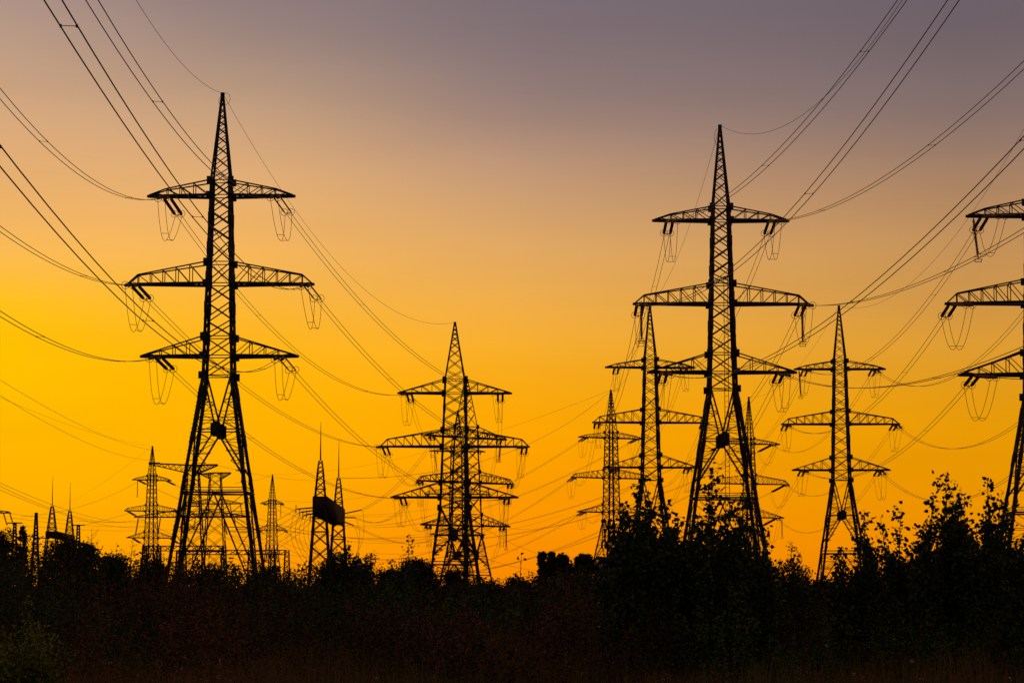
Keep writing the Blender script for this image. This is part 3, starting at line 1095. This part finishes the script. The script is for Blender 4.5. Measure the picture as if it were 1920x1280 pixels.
def tee_pylon(label, x, D, ytop, xl, yl, xr, yr, body_w, lower):
    """single-circuit pylon with one long flat top arm and lower arms"""
    c_ = at(x, ytop, D)
    root = tag(empty('tee_pylon', (c_.x, D, 0)), label, 'pylon', G_PY)
    zt_ = c_.z
    m = MB()
    mast(m, Vector((0, 0, 0)), 0, zt_ - 1.4, body_w * 2.3, body_w, 0.14, 0.8)
    m.build('body', 'steel', root)
    m = MB()
    for (px_, py_) in ((xl, yl), (xr, yr)):
        t_ = at(px_, py_, D) - Vector((c_.x, D, 0))
        s = 1 if t_.x > 0 else -1
        for sy in (-1, 1):
            a_top = Vector((0, sy * body_w, zt_))
            a_bot = Vector((s * body_w, sy * body_w, zt_ - 1.5))
            tip = Vector((t_.x, sy * 0.2, t_.z))
            m.bar(a_top, tip, 0.22)
            m.bar(a_bot, tip - Vector((0, 0, 0.15)), 0.18)
            n = 7
            for i in range(1, n):
                m.bar(lerp(a_top, tip, i / n), lerp(a_bot, tip, i / n), 0.08)
                m.bar(lerp(a_top, tip, i / n), lerp(a_bot, tip, (i - 1) / n), 0.08)
        m.bar((t_.x - s * 2.2, 0, t_.z), (t_.x, 0, t_.z), 0.5, 0.32)
    for sx in (-1, 1):
        for sy in (-1, 1):
            m.bar((sx * body_w, sy * body_w, zt_ - 1.5), (sx * body_w, sy * body_w, zt_), 0.18)
            m.bar((sx * body_w, sy * body_w, zt_ - 1.5), (-sx * body_w, sy * body_w, zt_), 0.1)
        m.bar((sx * body_w, -body_w, zt_), (sx * body_w, body_w, zt_), 0.15)
    m.build('crossarm', 'steel', root)
    for (yy, hl, hh) in lower:
        z = zz(yy, D)
        m = MB()
        for s in (-1, 1):
            for sy in (-1, 1):
                m.bar((0, sy * body_w * 1.3, z), (s * hl, sy * 0.2, z), 0.2)
                m.bar((s * body_w, sy * body_w * 1.3, z + hh), (s * hl, sy * 0.2, z + 0.1), 0.13)
                for i in range(1, 9):
                    xx = s * (body_w + (hl - body_w) * i / 9)
                    zt2 = z + hh + (0.1 - hh) * i / 9
                    m.bar((xx, sy * (body_w * 1.3 + (0.2 - body_w * 1.3) * i / 9), z), (xx, sy * (body_w * 1.3 + (0.2 - body_w * 1.3) * i / 9), zt2), 0.08)
                    xp = s * (body_w + (hl - body_w) * (i - 1) / 9)
                    m.bar((xp, sy * (body_w * 1.3 + (0.2 - body_w * 1.3) * (i - 1) / 9), z), (xx, sy * (body_w * 1.3 + (0.2 - body_w * 1.3) * i / 9), zt2), 0.07)
        m.build('crossarm', 'steel', root)
        for s in (-1, 1):
            for f in (0.55, 0.93):
                m = MB()
                n = 20
                P1 = [Vector((s * hl * f, 0, z - 0.2 - 3.2 * i / n)) + Vector((s * 0.5 * i / n, 0, 0)) for i in range(n + 1)]
                m.tube(P1, 0, 7, [0.05 if i % 2 else 0.2 for i in range(n + 1)])
                m.build('insulator_string', 'glaze', root)
    return root
tee_pylon('far pylon with a long flat spindle-shaped arm crossing the tallest pylon\'s legs', 362, 480, 872, 279, 868, 408, 871, 1.25, [(969, 11.5, 1.6)])
tee_pylon('far double-column pylon with a short flat top arm between the tallest pylon\'s legs', 404, 620, 886, 376, 888, 433, 886, 1.5, [(944, 7.0, 1.3), (968, 9.0, 1.2)])

# low bus gantry of the substation
def bus_gantry(label, xs_px, y_top, y_bot, D):
    p0 = at(xs_px[0], y_top, D)
    root = tag(empty('bus_gantry', (p0.x, D, 0)), label, 'gantry', 'low bus gantries of the substation')
    z1, z0 = zz(y_top, D), zz(y_bot, D)
    xm = [at(q, y_top, D).x - p0.x for q in xs_px]
    m = MB()
    for z in (z1, z0):
        for yy in (-0.5, 0.5):
            m.bar((xm[0], yy, z), (xm[-1], yy, z), 0.2)
    n = int((xm[-1] - xm[0]) / 1.5)
    for i in range(n):
        a, b = lerp(xm[0], xm[-1], i / n), lerp(xm[0], xm[-1], (i + 1) / n)
        for yy in (-0.5, 0.5):
            m.bar((a, yy, z0), (b, yy, z1) if i % 2 else (a, yy, z1), 0.1)
            m.bar((a, yy, z1 if i % 2 else z0), (b, yy, z0 if i % 2 else z1), 0.1)
    m.build('beam', 'steel', root)
    for q in xm:
        m = MB()
        mast(m, Vector((q, 0, 0)), 0, z1, 0.9, 0.5, 0.12)
        m.build('post', 'steel', root)
    for i in range(int((xm[-1] - xm[0]) / 6)):
        m = MB()
        xx = xm[0] + 3 + 6 * i
        m.tube([Vector((xx, 0, z0 - 0.1 * j)) for j in range(18)], 0, 6, [0.05 if j % 2 else 0.17 for j in range(18)])
        m.build('insulator_string', 'glaze', root)
bus_gantry('low trussed bus gantry at the foot of the tallest pylon', (271, 298, 345, 420), 1023, 1032, 560)
bus_gantry('low trussed bus gantry ending in a post left of the solid-beam portal', (335, 470, 512, 538), 1031, 1039, 520)

# far single wires in the low left and middle sky
fw = [((0, 905), (275, 977), 300, 700, 2, 'rising to the left edge above the far left masts'),
      ((0, 911), (245, 976), 300, 690, 2, 'second of three rising to the left edge above the far left masts'),
      ((0, 918), (280, 986), 310, 700, 2, 'lowest of three rising to the left edge above the far left masts'),
      ((20, 962), (270, 975), 500, 700, 1, 'nearly level between the left edge string and the pylon left of the legs'),
      ((20, 970), (300, 984), 500, 700, 1, 'nearly level just under the left edge string'),
      ((30, 984), (350, 990), 520, 800, 1, 'level behind the pointed mast at far left'),
      ((147, 985), (246, 960), 600, 690, 0.3, 'climbing from the flat-topped mast to the pylon left of the legs'),
      ((40, 968), (256, 904), 600, 695, 2, 'climbing over the far left masts to an upper crossarm string'),
      ((505, 936), (690, 930), 900, 1000, 1.5, 'level above the solid beam of the portal'),
      ((520, 948), (760, 965), 900, 1000, 2, 'level passing behind the solid beam of the portal'),
      ((535, 993), (825, 995), 900, 1000, 3, 'level passing under the solid beam of the portal'),
      ((538, 1040), (780, 1043), 520, 900, 1.0, 'lowest level wire right of the bus gantry post'),
      ((600, 1000), (1055, 965), 900, 1100, 6, 'long and low through the middle toward the densely braced pylon'),
      ((560, 960), (830, 950), 900, 1000, 2, 'level beside the stocky pylon\'s lowest crossarm'),
      ((640, 1012), (830, 1000), 700, 900, 2, 'low left of the stocky pylon\'s legs'),
      ((690, 1036), (840, 1028), 800, 900, 1, 'lower left of the stocky pylon\'s legs'),
      ((900, 985), (1150, 1020), 500, 900, 6, 'sagging right of the stocky pylon toward the distant trees'),
      ((905, 1045), (1130, 1060), 600, 900, 3, 'lowest right of the stocky pylon above the distant trees'),
      ((890, 965), (1060, 970), 600, 900, 4, 'short level right of the stocky pylon'),
      ((0, 712), (300, 845), 330, 700, 2, 'faint sloping down from the left edge to the spindle-armed pylon'),
      ((0, 741), (280, 862), 330, 700, 2, 'faint lower one sloping down from the left edge to the spindle-armed pylon'),
      ((408, 872), (640, 895), 480, 1000, 2, 'faint from the spindle arm to the rear rod-tipped mast'),
      ((440, 905), (510, 890), 600, 900, 0.5, 'faint rising to the peak of the two-arm pylon'),
      ((640, 896), (1145, 733), 324, 535, 5, 'faint rising from the rear rod-tipped mast to the densely braced pylon'),
      ]
for (a, b, d1, d2, sg, tx) in fw:
    single(at(a[0], a[1], d1), at(b[0], b[1], d2), 'overhead_wire', 'thin wire, ' + tx, 'single far wires of the power lines', sag=sg, r=0.028 if d1 < 600 else 0.034)
# the arm that pokes in at the left edge
p = at(-70, 963, 500)
root = tag(empty('portal_gantry', (p.x, 500, 0)), 'end of a gantry arm with two strings poking in at the left edge', 'gantry', 'substation portal gantries')
m = MB()
za_ = zz(961, 500)
mast(m, Vector((0, 0, 0)), 0, za_ + 2, 1.4, 0.8, 0.15)
m.build('mast', 'steel', root)
m = MB()
for sy in (-0.6, 0.6):
    m.bar((0, sy, za_), (9.9, sy, za_), 0.24)
    m.bar((0, sy, za_ + 1.3), (9.5, sy, za_ + 0.25), 0.16)
    for i in range(8):
        m.bar((i * 1.2, sy, za_), (i * 1.2 + 1.2, sy, za_ + 1.3 - 0.13 * (i + 1)), 0.09)
m.build('beam', 'steel', root)
for xx in (8.4, 9.7):
    m = MB()
    m.tube([Vector((xx + 0.055 * j, 0, za_ - 0.17 * j)) for j in range(16)], 0, 7, [0.06 if j % 2 else 0.2 for j in range(16)])
    m.build('insulator_string', 'glaze', root)

# ------------------------------------------------------------------ vegetation
def leaf_geo(C, D_, Nn, size, kind='kite'):
    """C centres (base points), D_ unit leaf axis, Nn approx side vector; returns V, F"""
    n = len(C)
    Sd = np.cross(D_, Nn)
    Sd /= np.linalg.norm(Sd, axis=1, keepdims=True) + 1e-9
    s = size[:, None]
    if kind == 'kite':
        prof = [(0, 0), (0.38, 0.34), (1, 0), (0.38, -0.34)]
    elif kind == 'broad':
        prof = [(0, 0), (0.12, 0.36), (0.45, 0.42), (1.0, 0.0), (0.45, -0.42), (0.12, -0.36)]
    elif kind == 'narrow':
        prof = [(0, 0), (0.4, 0.13), (1, 0), (0.4, -0.13)]
    V = np.stack([C + D_ * (u * s) + Sd * (v * s) for u, v in prof], 1)
    k = len(prof)
    Fc = np.arange(n * k).reshape(n, k)
    return V.reshape(-1, 3), Fc

def unit(a):
    return a / (np.linalg.norm(a, axis=-1, keepdims=True) + 1e-9)

def leaves_obj(name, C, size, rng, material, parent, kind='kite', droop=0.3):
    n = len(C)
    D_ = unit(rng.normal(size=(n, 3)) * np.array([1, 1, 0.8]) + np.array([0, 0, -droop]))
    Nn = unit(rng.normal(size=(n, 3)))
    V, Fc = leaf_geo(C, D_, Nn, size * rng.uniform(0.55, 1.25, n), kind)
    return np_mesh(name, V, Fc, 0, material, parent)

def grow(rng, H, width, stems, leaves, leaf, spread=0.5, up=0.8, base_leaf=0.12, sprig=1.0, even=0.0):
    """upright multi-stemmed growth: returns (list of tube polylines with radii), leaf points"""
    tubes = []
    pts = []
    per = max(1, int(leaves / stems))
    for s in range(stems):
        top = H * (1.0 if s == 0 else rng.uniform(0.66 + 0.2 * even, 0.95 + 0.04 * even))
        ang = rng.uniform(0, 2 * math.pi)
        rad = 0 if s == 0 else width * 0.5 * math.sqrt(rng.uniform(0.04, 1)) * 0.85
        bx, by = math.cos(ang) * rad, math.sin(ang) * rad
        if s:
            top *= 1 - 0.34 * (1 - 0.8 * even) * (rad / (width * 0.5)) ** 1.5
        b = Vector((bx * spread, by * spread, -0.05))
        tip = Vector((bx + rng.normal() * 0.04 * width, by + rng.normal() * 0.04 * width, top))
        wob = [rng.normal() * 0.025 * H for _ in range(4)]
        def stem(t):
            return Vector((b.x + (tip.x - b.x) * t ** 0.8 + wob[0] * math.sin(3 * t) * t, b.y + (tip.y - b.y) * t ** 0.8 + wob[1] * math.sin(3 * t) * t, b.z + (tip.z - b.z) * t))
        r0 = 0.008 * H
        tubes.append(([stem(i / 10) for i in range(11)], [r0 * (1 - i / 10) ** 0.8 + 0.003 for i in range(11)]))
        nb = max(6, int(13 * sprig))
        ends = []
        for k in range(nb):
            t = base_leaf + (0.96 - base_leaf) * (k + rng.uniform(0, 1)) / nb
            o = stem(t)
            a = rng.uniform(0, 2 * math.pi)
            ln = (0.06 + 0.17 * (1 - t)) * H * rng.uniform(0.6, 1.2)
            ln = min(ln, width * 0.42)
            d = Vector((math.cos(a) * (1 - up * 0.45), math.sin(a) * (1 - up * 0.45), up)).normalized()
            e = o + d * ln
            tubes.append(([o, lerp(o, e, 0.5) + Vector((0, 0, -0.01)), e], [0.006 + 0.002 * H * (1 - t), 0.005, 0.002]))
            ends.append((o, e, ln))
        w = np.array([x[2] + 0.03 for x in ends])
        w /= w.sum()
        m_ = int(per * 0.72)
        idx = rng.choice(len(ends), m_, p=w)
        tt = rng.uniform(0.08, 1.0, m_)
        O = np.array([tuple(ends[i][0]) for i in idx])
        E = np.array([tuple(ends[i][1]) for i in idx])
        J = rng.normal(size=(m_, 3)) * (leaf * 0.65)
        pts.append(O + (E - O) * tt[:, None] + J)
        m2 = per - m_
        ts = base_leaf + (1.0 - base_leaf) * rng.uniform(0, 1.0, m2) ** 1.2
        pts.append(np.array([tuple(stem(t)) for t in ts]) + rng.normal(size=(m2, 3)) * leaf * 0.55)
    return tubes, np.concatenate(pts)

def plant(name, label, cat, group, px_, py_, Y, wpx, seed, stems=5, leaves=5000, leaf=0.085, material='poplar', kind='broad', up=0.85, spread=0.5, base_leaf=0.1, sprig=1.0, even=0.0):
    rng = np.random.default_rng(seed)
    p = at(px_, py_, Y)
    H = p.z
    width = wpx * 1.12 * Y / F
    root = tag(empty(name, (p.x, Y, 0)), label, cat, group)
    tubes, pts = grow(rng, H - leaf * 0.8, width, stems, leaves, leaf, spread, up, base_leaf, sprig, even)
    m = MB()
    for pl, rr in tubes:
        m.tube(pl, 0, 5 if len(pl) > 5 else 3, rr, caps=False)
    m.build('trunk', 'bark', root)
    leaves_obj('crown', pts, np.full(len(pts), leaf), rng, material, root, kind)
    return root

G_P = 'poplar saplings in the foreground'
pop = [
    (1196, 900, 47, 120, 11, 6200, 'broad-leafed sapling in front of the densely braced pylon, with a big-leaved tip'),
    (1247, 916, 49, 100, 9, 4600, 'broad-leafed sapling below the half hidden pylon, its leaves hanging loose'),
    (1300, 965, 50, 100, 8, 3400, 'lower broad-leafed sapling against the near leg of the laddered pylon'),
    (1346, 866, 46, 105, 8, 3700, 'tall broad-leafed sapling rising between the legs of the laddered pylon'),
    (1396, 925, 48, 110, 8, 3700, 'broad-leafed sapling covering the outer leg of the laddered pylon'),
    (1432, 985, 50, 70, 5, 1800, 'short leafy sapling just outside the laddered pylon\'s outer leg'),
    (1620, 948, 52, 90, 6, 2300, 'broad-leafed sapling touching the near leg of the slim right pylon'),
    (1655, 962, 53, 80, 6, 2200, 'sapling directly right of the one touching the slim right pylon'),
    (1692, 946, 50, 50, 4, 1700, 'narrow single-stemmed sapling forming a slim spike'),
    (1730, 975, 54, 80, 6, 2300, 'sapling in the dip between the slim spike and the tallest right sapling'),
    (1773, 878, 48, 120, 8, 4000, 'tallest sapling near the right edge, with a bare leading shoot'),
    (1812, 925, 49, 80, 6, 2300, 'sapling between the two highest tips near the right edge'),
    (1846, 890, 47, 95, 7, 3300, 'sapling with large terminal leaves, second from the right edge'),
    (1900, 935, 49, 110, 8, 3200, 'sapling in front of the leg of the cut-off pylon'),
    (1168, 935, 48, 80, 7, 3600, 'leafy sapling at the left flank of the cluster before the densely braced pylon'),
    (1222, 915, 48, 90, 8, 4400, 'sapling with loose leaves between the two highest tips left of the laddered pylon'),
    (1274, 960, 49, 80, 7, 3200, 'low sapling filling the gap left of the laddered pylon\'s near leg'),
    (1376, 925, 47, 50, 4, 1300, 'slim sapling just right of the tall one between the laddered pylon\'s legs'),
    (1752, 918, 49, 80, 6, 2600, 'sapling left of the tallest right one, slightly lower'),
    (1797, 905, 49, 60, 5, 2200, 'sapling right of the bare leading shoot'),
    (1873, 928, 48, 80, 6, 2600, 'sapling left of the leg of the cut-off pylon'),
    (1585, 1018, 52, 80, 6, 2400, 'low leafy sapling at the foot of the slim right pylon'),
]
for i, (x_, y_, Y_, w_, st, lv, lb) in enumerate(pop):
    plant('poplar_sapling', lb, 'sapling', G_P, x_, y_, Y_, w_, 100 + i, int(st * 1.5) + 3, int(lv * 2.0), 0.09, even=0.25)
plant('poplar_sapling', 'sparse drooping twig with a few round leaves beside the distant columnar trees', 'sapling', G_P, 981, 1028, 44, 26, 301, 1, 34, 0.095, up=0.9, base_leaf=0.55, sprig=0.5)
plant('birch_sapling', 'open small-leaved sapling rising over the round bush left of the stocky pylon', 'sapling', None, 770, 993, 72, 100, 302, 9, 1700, 0.095, up=0.8, base_leaf=0.35, kind='kite')
plant('birch_sapling', 'small-leaved bushy sapling in the gap left of the slim right pylon', 'sapling', None, 1484, 1010, 58, 110, 303, 18, 15000, 0.07, up=0.85, kind='kite', even=0.35)
plant('willow_bush', 'feathery upright bush in front of the solid-beam portal', 'bush', None, 655, 1012, 85, 100, 304, 30, 17000, 0.10, 'willow', 'kite', up=0.94, base_leaf=0.15, even=0.75)
plant('willow_bush', 'feathery bush against the left mast of the solid-beam portal', 'bush', None, 618, 1034, 86, 80, 314, 20, 10000, 0.10, 'willow', 'kite', up=0.94, base_leaf=0.1, even=0.7)
plant('willow_bush', 'small feathery bush to the right of the solid-beam portal', 'bush', None, 697, 1050, 88, 60, 305, 12, 5000, 0.13, 'willow', 'narrow', up=0.9)
plant('tall_weed', 'thin feathery weed stalk standing above the brush left of the tallest pylon', 'weed', None, 252, 1008, 62, 24, 306, 2, 500, 0.06, 'weed', 'narrow', up=0.5, base_leaf=0.35)
plant('olive_bush', 'pale olive bush in the lower left corner', 'bush', None, 45, 1112, 33, 190, 307, 40, 15000, 0.055, 'olive', 'kite', up=0.7)
plant('tall_weed', 'weed stalks with round seed heads right of the far left bush', 'weed', None, 172, 985, 55, 70, 308, 5, 60, 0.06, 'weed', 'broad', up=0.7, base_leaf=0.7)

def bush(name, label, cat, px_, py_, Y, wpx, seed, n=5000, leaf=0.1, material='far', columnar=False, group=None, base=0.0):
    """rounded crown made of leaf clumps round many limbs"""
    rng = np.random.default_rng(seed)
    p = at(px_, py_, Y)
    H = p.z
    w = wpx * Y / F / 2 * (1.0 if columnar else 1.25)
    root = tag(empty(name, (p.x, Y, 0)), label, cat, group)
    ncl = 70 if not columnar else 50
    cl = []
    for i in range(ncl):
        a = rng.uniform(0, 2 * math.pi)
        h = rng.uniform(0.12, 1) ** 0.75
        if columnar:
            rr = w * 0.75 * math.sin(min(1, (1 - h) * 2.2 + 0.25) * math.pi / 2) * math.sqrt(rng.uniform(0.05, 1))
            cr = w * rng.uniform(0.26, 0.42)
        else:
            rr = w * 0.78 * math.sqrt(max(0, 1 - (max(0, h - 0.35) / 0.68) ** 2)) * math.sqrt(rng.uniform(0.1, 1))
            cr = w * rng.uniform(0.2, 0.36)
        cl.append((math.cos(a) * rr, math.sin(a) * rr, max(cr, min(h * H - cr * 0.9, H - cr * 1.1)), cr))
    cl = np.array(cl)
    idx = rng.integers(0, ncl, n)
    d = unit(rng.normal(size=(n, 3)))
    rad = rng.uniform(0.2, 1, n) ** 0.45 * (1 + 0.18 * rng.normal(size=n))
    C = cl[idx, :3] + d * (cl[idx, 3] * rad)[:, None]
    over = C[:, 2] > H
    C[over] -= (d[over] * (cl[idx, 3] * 0.5)[over][:, None])
    C[:, 2] = np.maximum(C[:, 2], 0.02)
    leaves_obj('crown', C, np.full(n, leaf), rng, material, root)
    m = MB()
    m.tube([Vector((0, 0, -0.05)), Vector((0.02 * H, 0, H * 0.4)), Vector((0, 0, H * 0.85))], 0, 6, [0.03 * H, 0.02 * H, 0.004 * H])
    for i in range(0, ncl, 2):
        c_ = Vector(cl[i, :3])
        o = Vector((0, 0, c_.z * 0.45))
        m.tube([o, lerp(o, c_, 0.6) + Vector((0, 0, 0.02 * H)), c_], 0, 4, [0.012 * H, 0.008 * H, 0.003 * H], caps=False)
    m.build('trunk', 'bark', root)
    return root

G_D = 'distant trees along the horizon'
bush('columnar_tree', 'left one of two narrow columnar trees on the horizon', 'tree', 1017, 1034, 380, 20, 401, 4200, 0.5, columnar=True, group=G_D)
bush('columnar_tree', 'right one of two narrow columnar trees on the horizon', 'tree', 1034, 1035, 385, 20, 402, 4200, 0.5, columnar=True, group=G_D)
bush('distant_tree', 'upright rounded tree beside the pair of columnar trees', 'tree', 1055, 1034, 395, 40, 403, 4500, 0.55, group=G_D)
bush('distant_tree', 'broad round-topped tree at the foot of the densely braced pylon', 'tree', 1096, 1036, 400, 50, 404, 5000, 0.55, group=G_D)
bush('distant_tree', 'round-topped tree partly behind the densely braced pylon', 'tree', 1135, 1042, 410, 40, 405, 4000, 0.55, group=G_D)
bush('distant_tree', 'low distant tree in the gap right of the stocky pylon', 'tree', 968, 1080, 300, 60, 406, 3500, 0.4, group=G_D)
bush('columnar_tree', 'narrow columnar tree above the brush at far left', 'tree', 43, 983, 130, 22, 407, 4500, 0.13, columnar=True)
G_B = 'rounded bushes along the skyline'
bl = [
    ('round dark bush at the left edge below the gantry arm', 12, 988, 110, 70, 6500),
    ('broad dark bush below the rod-tipped masts at far left', 122, 1001, 95, 110, 11000),
    ('round bush sloping down right of the far left masts', 165, 1010, 92, 60, 6500),
    ('low round bush left of the weed stalk', 212, 1036, 88, 100, 9500),
    ('low bush under the pylon left of the tallest pylon\'s legs', 285, 1048, 95, 80, 8000),
    ('low bush between the legs of the tallest pylon', 395, 1052, 100, 110, 9000),
    ('low bush at the outer leg of the tallest pylon', 500, 1060, 105, 100, 8000),
    ('round black bush left of the stocky pylon\'s legs', 778, 1043, 92, 105, 12000),
    ('small bush between feathery bush and round black bush', 725, 1062, 95, 60, 6000),
    ('round bush between the legs of the stocky pylon', 853, 1066, 98, 50, 6000),
    ('low bush right of the stocky pylon', 915, 1088, 100, 80, 7000),
    ('bush below the pair of columnar trees', 1020, 1075, 98, 90, 8000),
    ('bush between distant round-topped trees and the first sapling', 1115, 1078, 90, 90, 8000),
    ('low bush right of the legs of the slim right pylon', 1545, 1085, 90, 80, 7000),
]
for i, (lb, x_, y_, Y_, w_, n_) in enumerate(bl):
    bush('round_bush', lb, 'bush', x_, y_, Y_, w_, 500 + i, int(n_ * 1.3), 0.10, 'scrub', group=G_B)

# brush that nobody could count, one mass
rng = np.random.default_rng(7)
sky_pts = [(-260, 1000), (0, 1000), (100, 1003), (170, 1008), (200, 1024), (250, 1034), (330, 1042), (420, 1044), (500, 1050), (560, 1058), (600, 1046), (660, 1040),
           (700, 1056), (760, 1048), (820, 1066), (870, 1080), (920, 1090), (980, 1078), (1060, 1066), (1120, 1054), (1150, 1040), (1190, 1020), (1270, 1015),
           (1400, 1025), (1440, 1050), (1500, 1070), (1550, 1092), (1600, 1062), (1650, 1050), (1760, 1042), (1920, 1035), (2180, 1025)]
sx_, sy_ = zip(*sky_pts)
AC, AS = [], []
def brush(ncl, Y0, Y1, leaf, per, extra, lo, hmin=0.5, px_rng=(-260, 2180), spread=1.0):
    for i in range(ncl):
        Y = math.exp(rng.uniform(math.log(Y0), math.log(Y1)))
        px_ = rng.uniform(*px_rng)
        top = np.interp(px_, sx_, sy_) - 14 + extra + abs(rng.normal()) * lo
        x = (px_ - 960) * Y / F
        H = max(hmin, CZ + (1100 - top) * Y / F)
        w = rng.uniform(0.5, 1.1) * spread * (Y / 80) ** 0.3
        st = rng.integers(8, 15)
        ang = rng.uniform(0, 2 * math.pi, st)
        rr = w * np.sqrt(rng.uniform(0, 1, st))
        hs = H * (1 - 0.45 * (rr / w) ** 2) * rng.uniform(0.86, 1.04, st)
        k = rng.integers(0, st, per)
        t = rng.uniform(0.05, 1, per) ** 0.7
        lean = 0.55 + 0.45 * t
        wd = 0.13 * w * (1.25 - t)
        C = np.stack([x + np.cos(ang[k]) * rr[k] * lean + rng.normal(size=per) * wd, Y + np.sin(ang[k]) * rr[k] * lean + rng.normal(size=per) * wd, hs[k] * t], 1)
        AC.append(C)
        AS.append(np.full(per, leaf))
brush(700, 85, 150, 0.13, 320, 2, 9, 1.5, spread=1.2)
brush(520, 60, 110, 0.095, 340, 14, 32, 0.8)
brush(430, 42, 75, 0.07, 400, 45, 50, 0.5, spread=0.8)
AC = np.concatenate(AC)
AS = np.concatenate(AS)
o = leaves_obj('undergrowth', AC, AS, rng, 'scrub', None)
tag(o, 'dark tangled brush filling the ground below the pylons', 'undergrowth', kind='stuff')

# tall dry weeds and grass nearest the camera
def blades(n, Y0, Y1, hm, wd, name, material, label, cat, seed):
    rg = np.random.default_rng(seed)
    Y = np.exp(rg.uniform(math.log(Y0), math.log(Y1), n))
    x = (rg.uniform(-260, 2180, n) - 960) * Y / F
    # grow in tufts
    x += 0.35 * np.sin(x * 2.3 + Y) * np.sin(Y * 1.7)
    pat = 0.62 + 0.38 * np.sin(x * 0.9 + 1.3 * np.sin(Y * 0.35)) * np.cos(Y * 0.41 + x * 0.2)
    h = hm * rg.uniform(0.45, 1.15, n) * pat
    a = rg.uniform(0, 2 * math.pi, n)
    bend = rg.uniform(0.05, 0.35, n) * h
    dx, dy = np.cos(a), np.sin(a)
    w = wd * rg.uniform(0.6, 1.4, n)
    sxv, syv = -dy * w, dx * w
    z0 = np.full(n, -0.02)
    B0 = np.stack([x - sxv, Y - syv, z0], 1)
    B1 = np.stack([x + sxv, Y + syv, z0], 1)
    M0 = np.stack([x + dx * bend * 0.3 - sxv * 0.8, Y + dy * bend * 0.3 - syv * 0.8, h * 0.6], 1)
    M1 = np.stack([x + dx * bend * 0.3 + sxv * 0.8, Y + dy * bend * 0.3 + syv * 0.8, h * 0.6], 1)
    T = np.stack([x + dx * bend, Y + dy * bend, h], 1)
    V = np.stack([B0, B1, M1, M0, T], 1).reshape(-1, 3)
    b = np.arange(n)[:, None] * 5
    f4 = b + np.array([[0, 1, 2, 3]])
    f3 = b + np.array([[3, 2, 4]])
    ob = np_mesh(name, V, [f4, f3], 0, material)
    tag(ob, label, cat, kind='stuff')
    return T, rg
T, rg = blades(90000, 26, 95, 1.25, 0.006, 'tall_grass', 'weed', 'tall dry grass and weed stems along the bottom of the picture', 'grass', 21)
# seed heads: clumps of tiny leaves on a share of the stems
pick = T[rg.choice(len(T), 9000, replace=False)]
C = np.repeat(pick, 12, axis=0)
C = C + rg.normal(size=C.shape) * np.array([0.025, 0.025, 0.09]) - np.array([0, 0, 0.08])
o = leaves_obj('seed_heads', C, np.full(len(C), 0.03), rg, 'weed', None)
tag(o, 'brown seed heads on the dry weeds', 'weeds', kind='stuff')
pick = T[rg.choice(len(T), 420, replace=False)]
C = np.repeat(pick, 10, axis=0) + rg.normal(size=(4200, 3)) * 0.014
o = leaves_obj('seed_fluff', C, np.full(len(C), 0.028), rg, 'fluff', None)
tag(o, 'pale fluffy seed tufts scattered in the weeds', 'weeds', kind='stuff')
print('objects', len(bpy.data.objects))
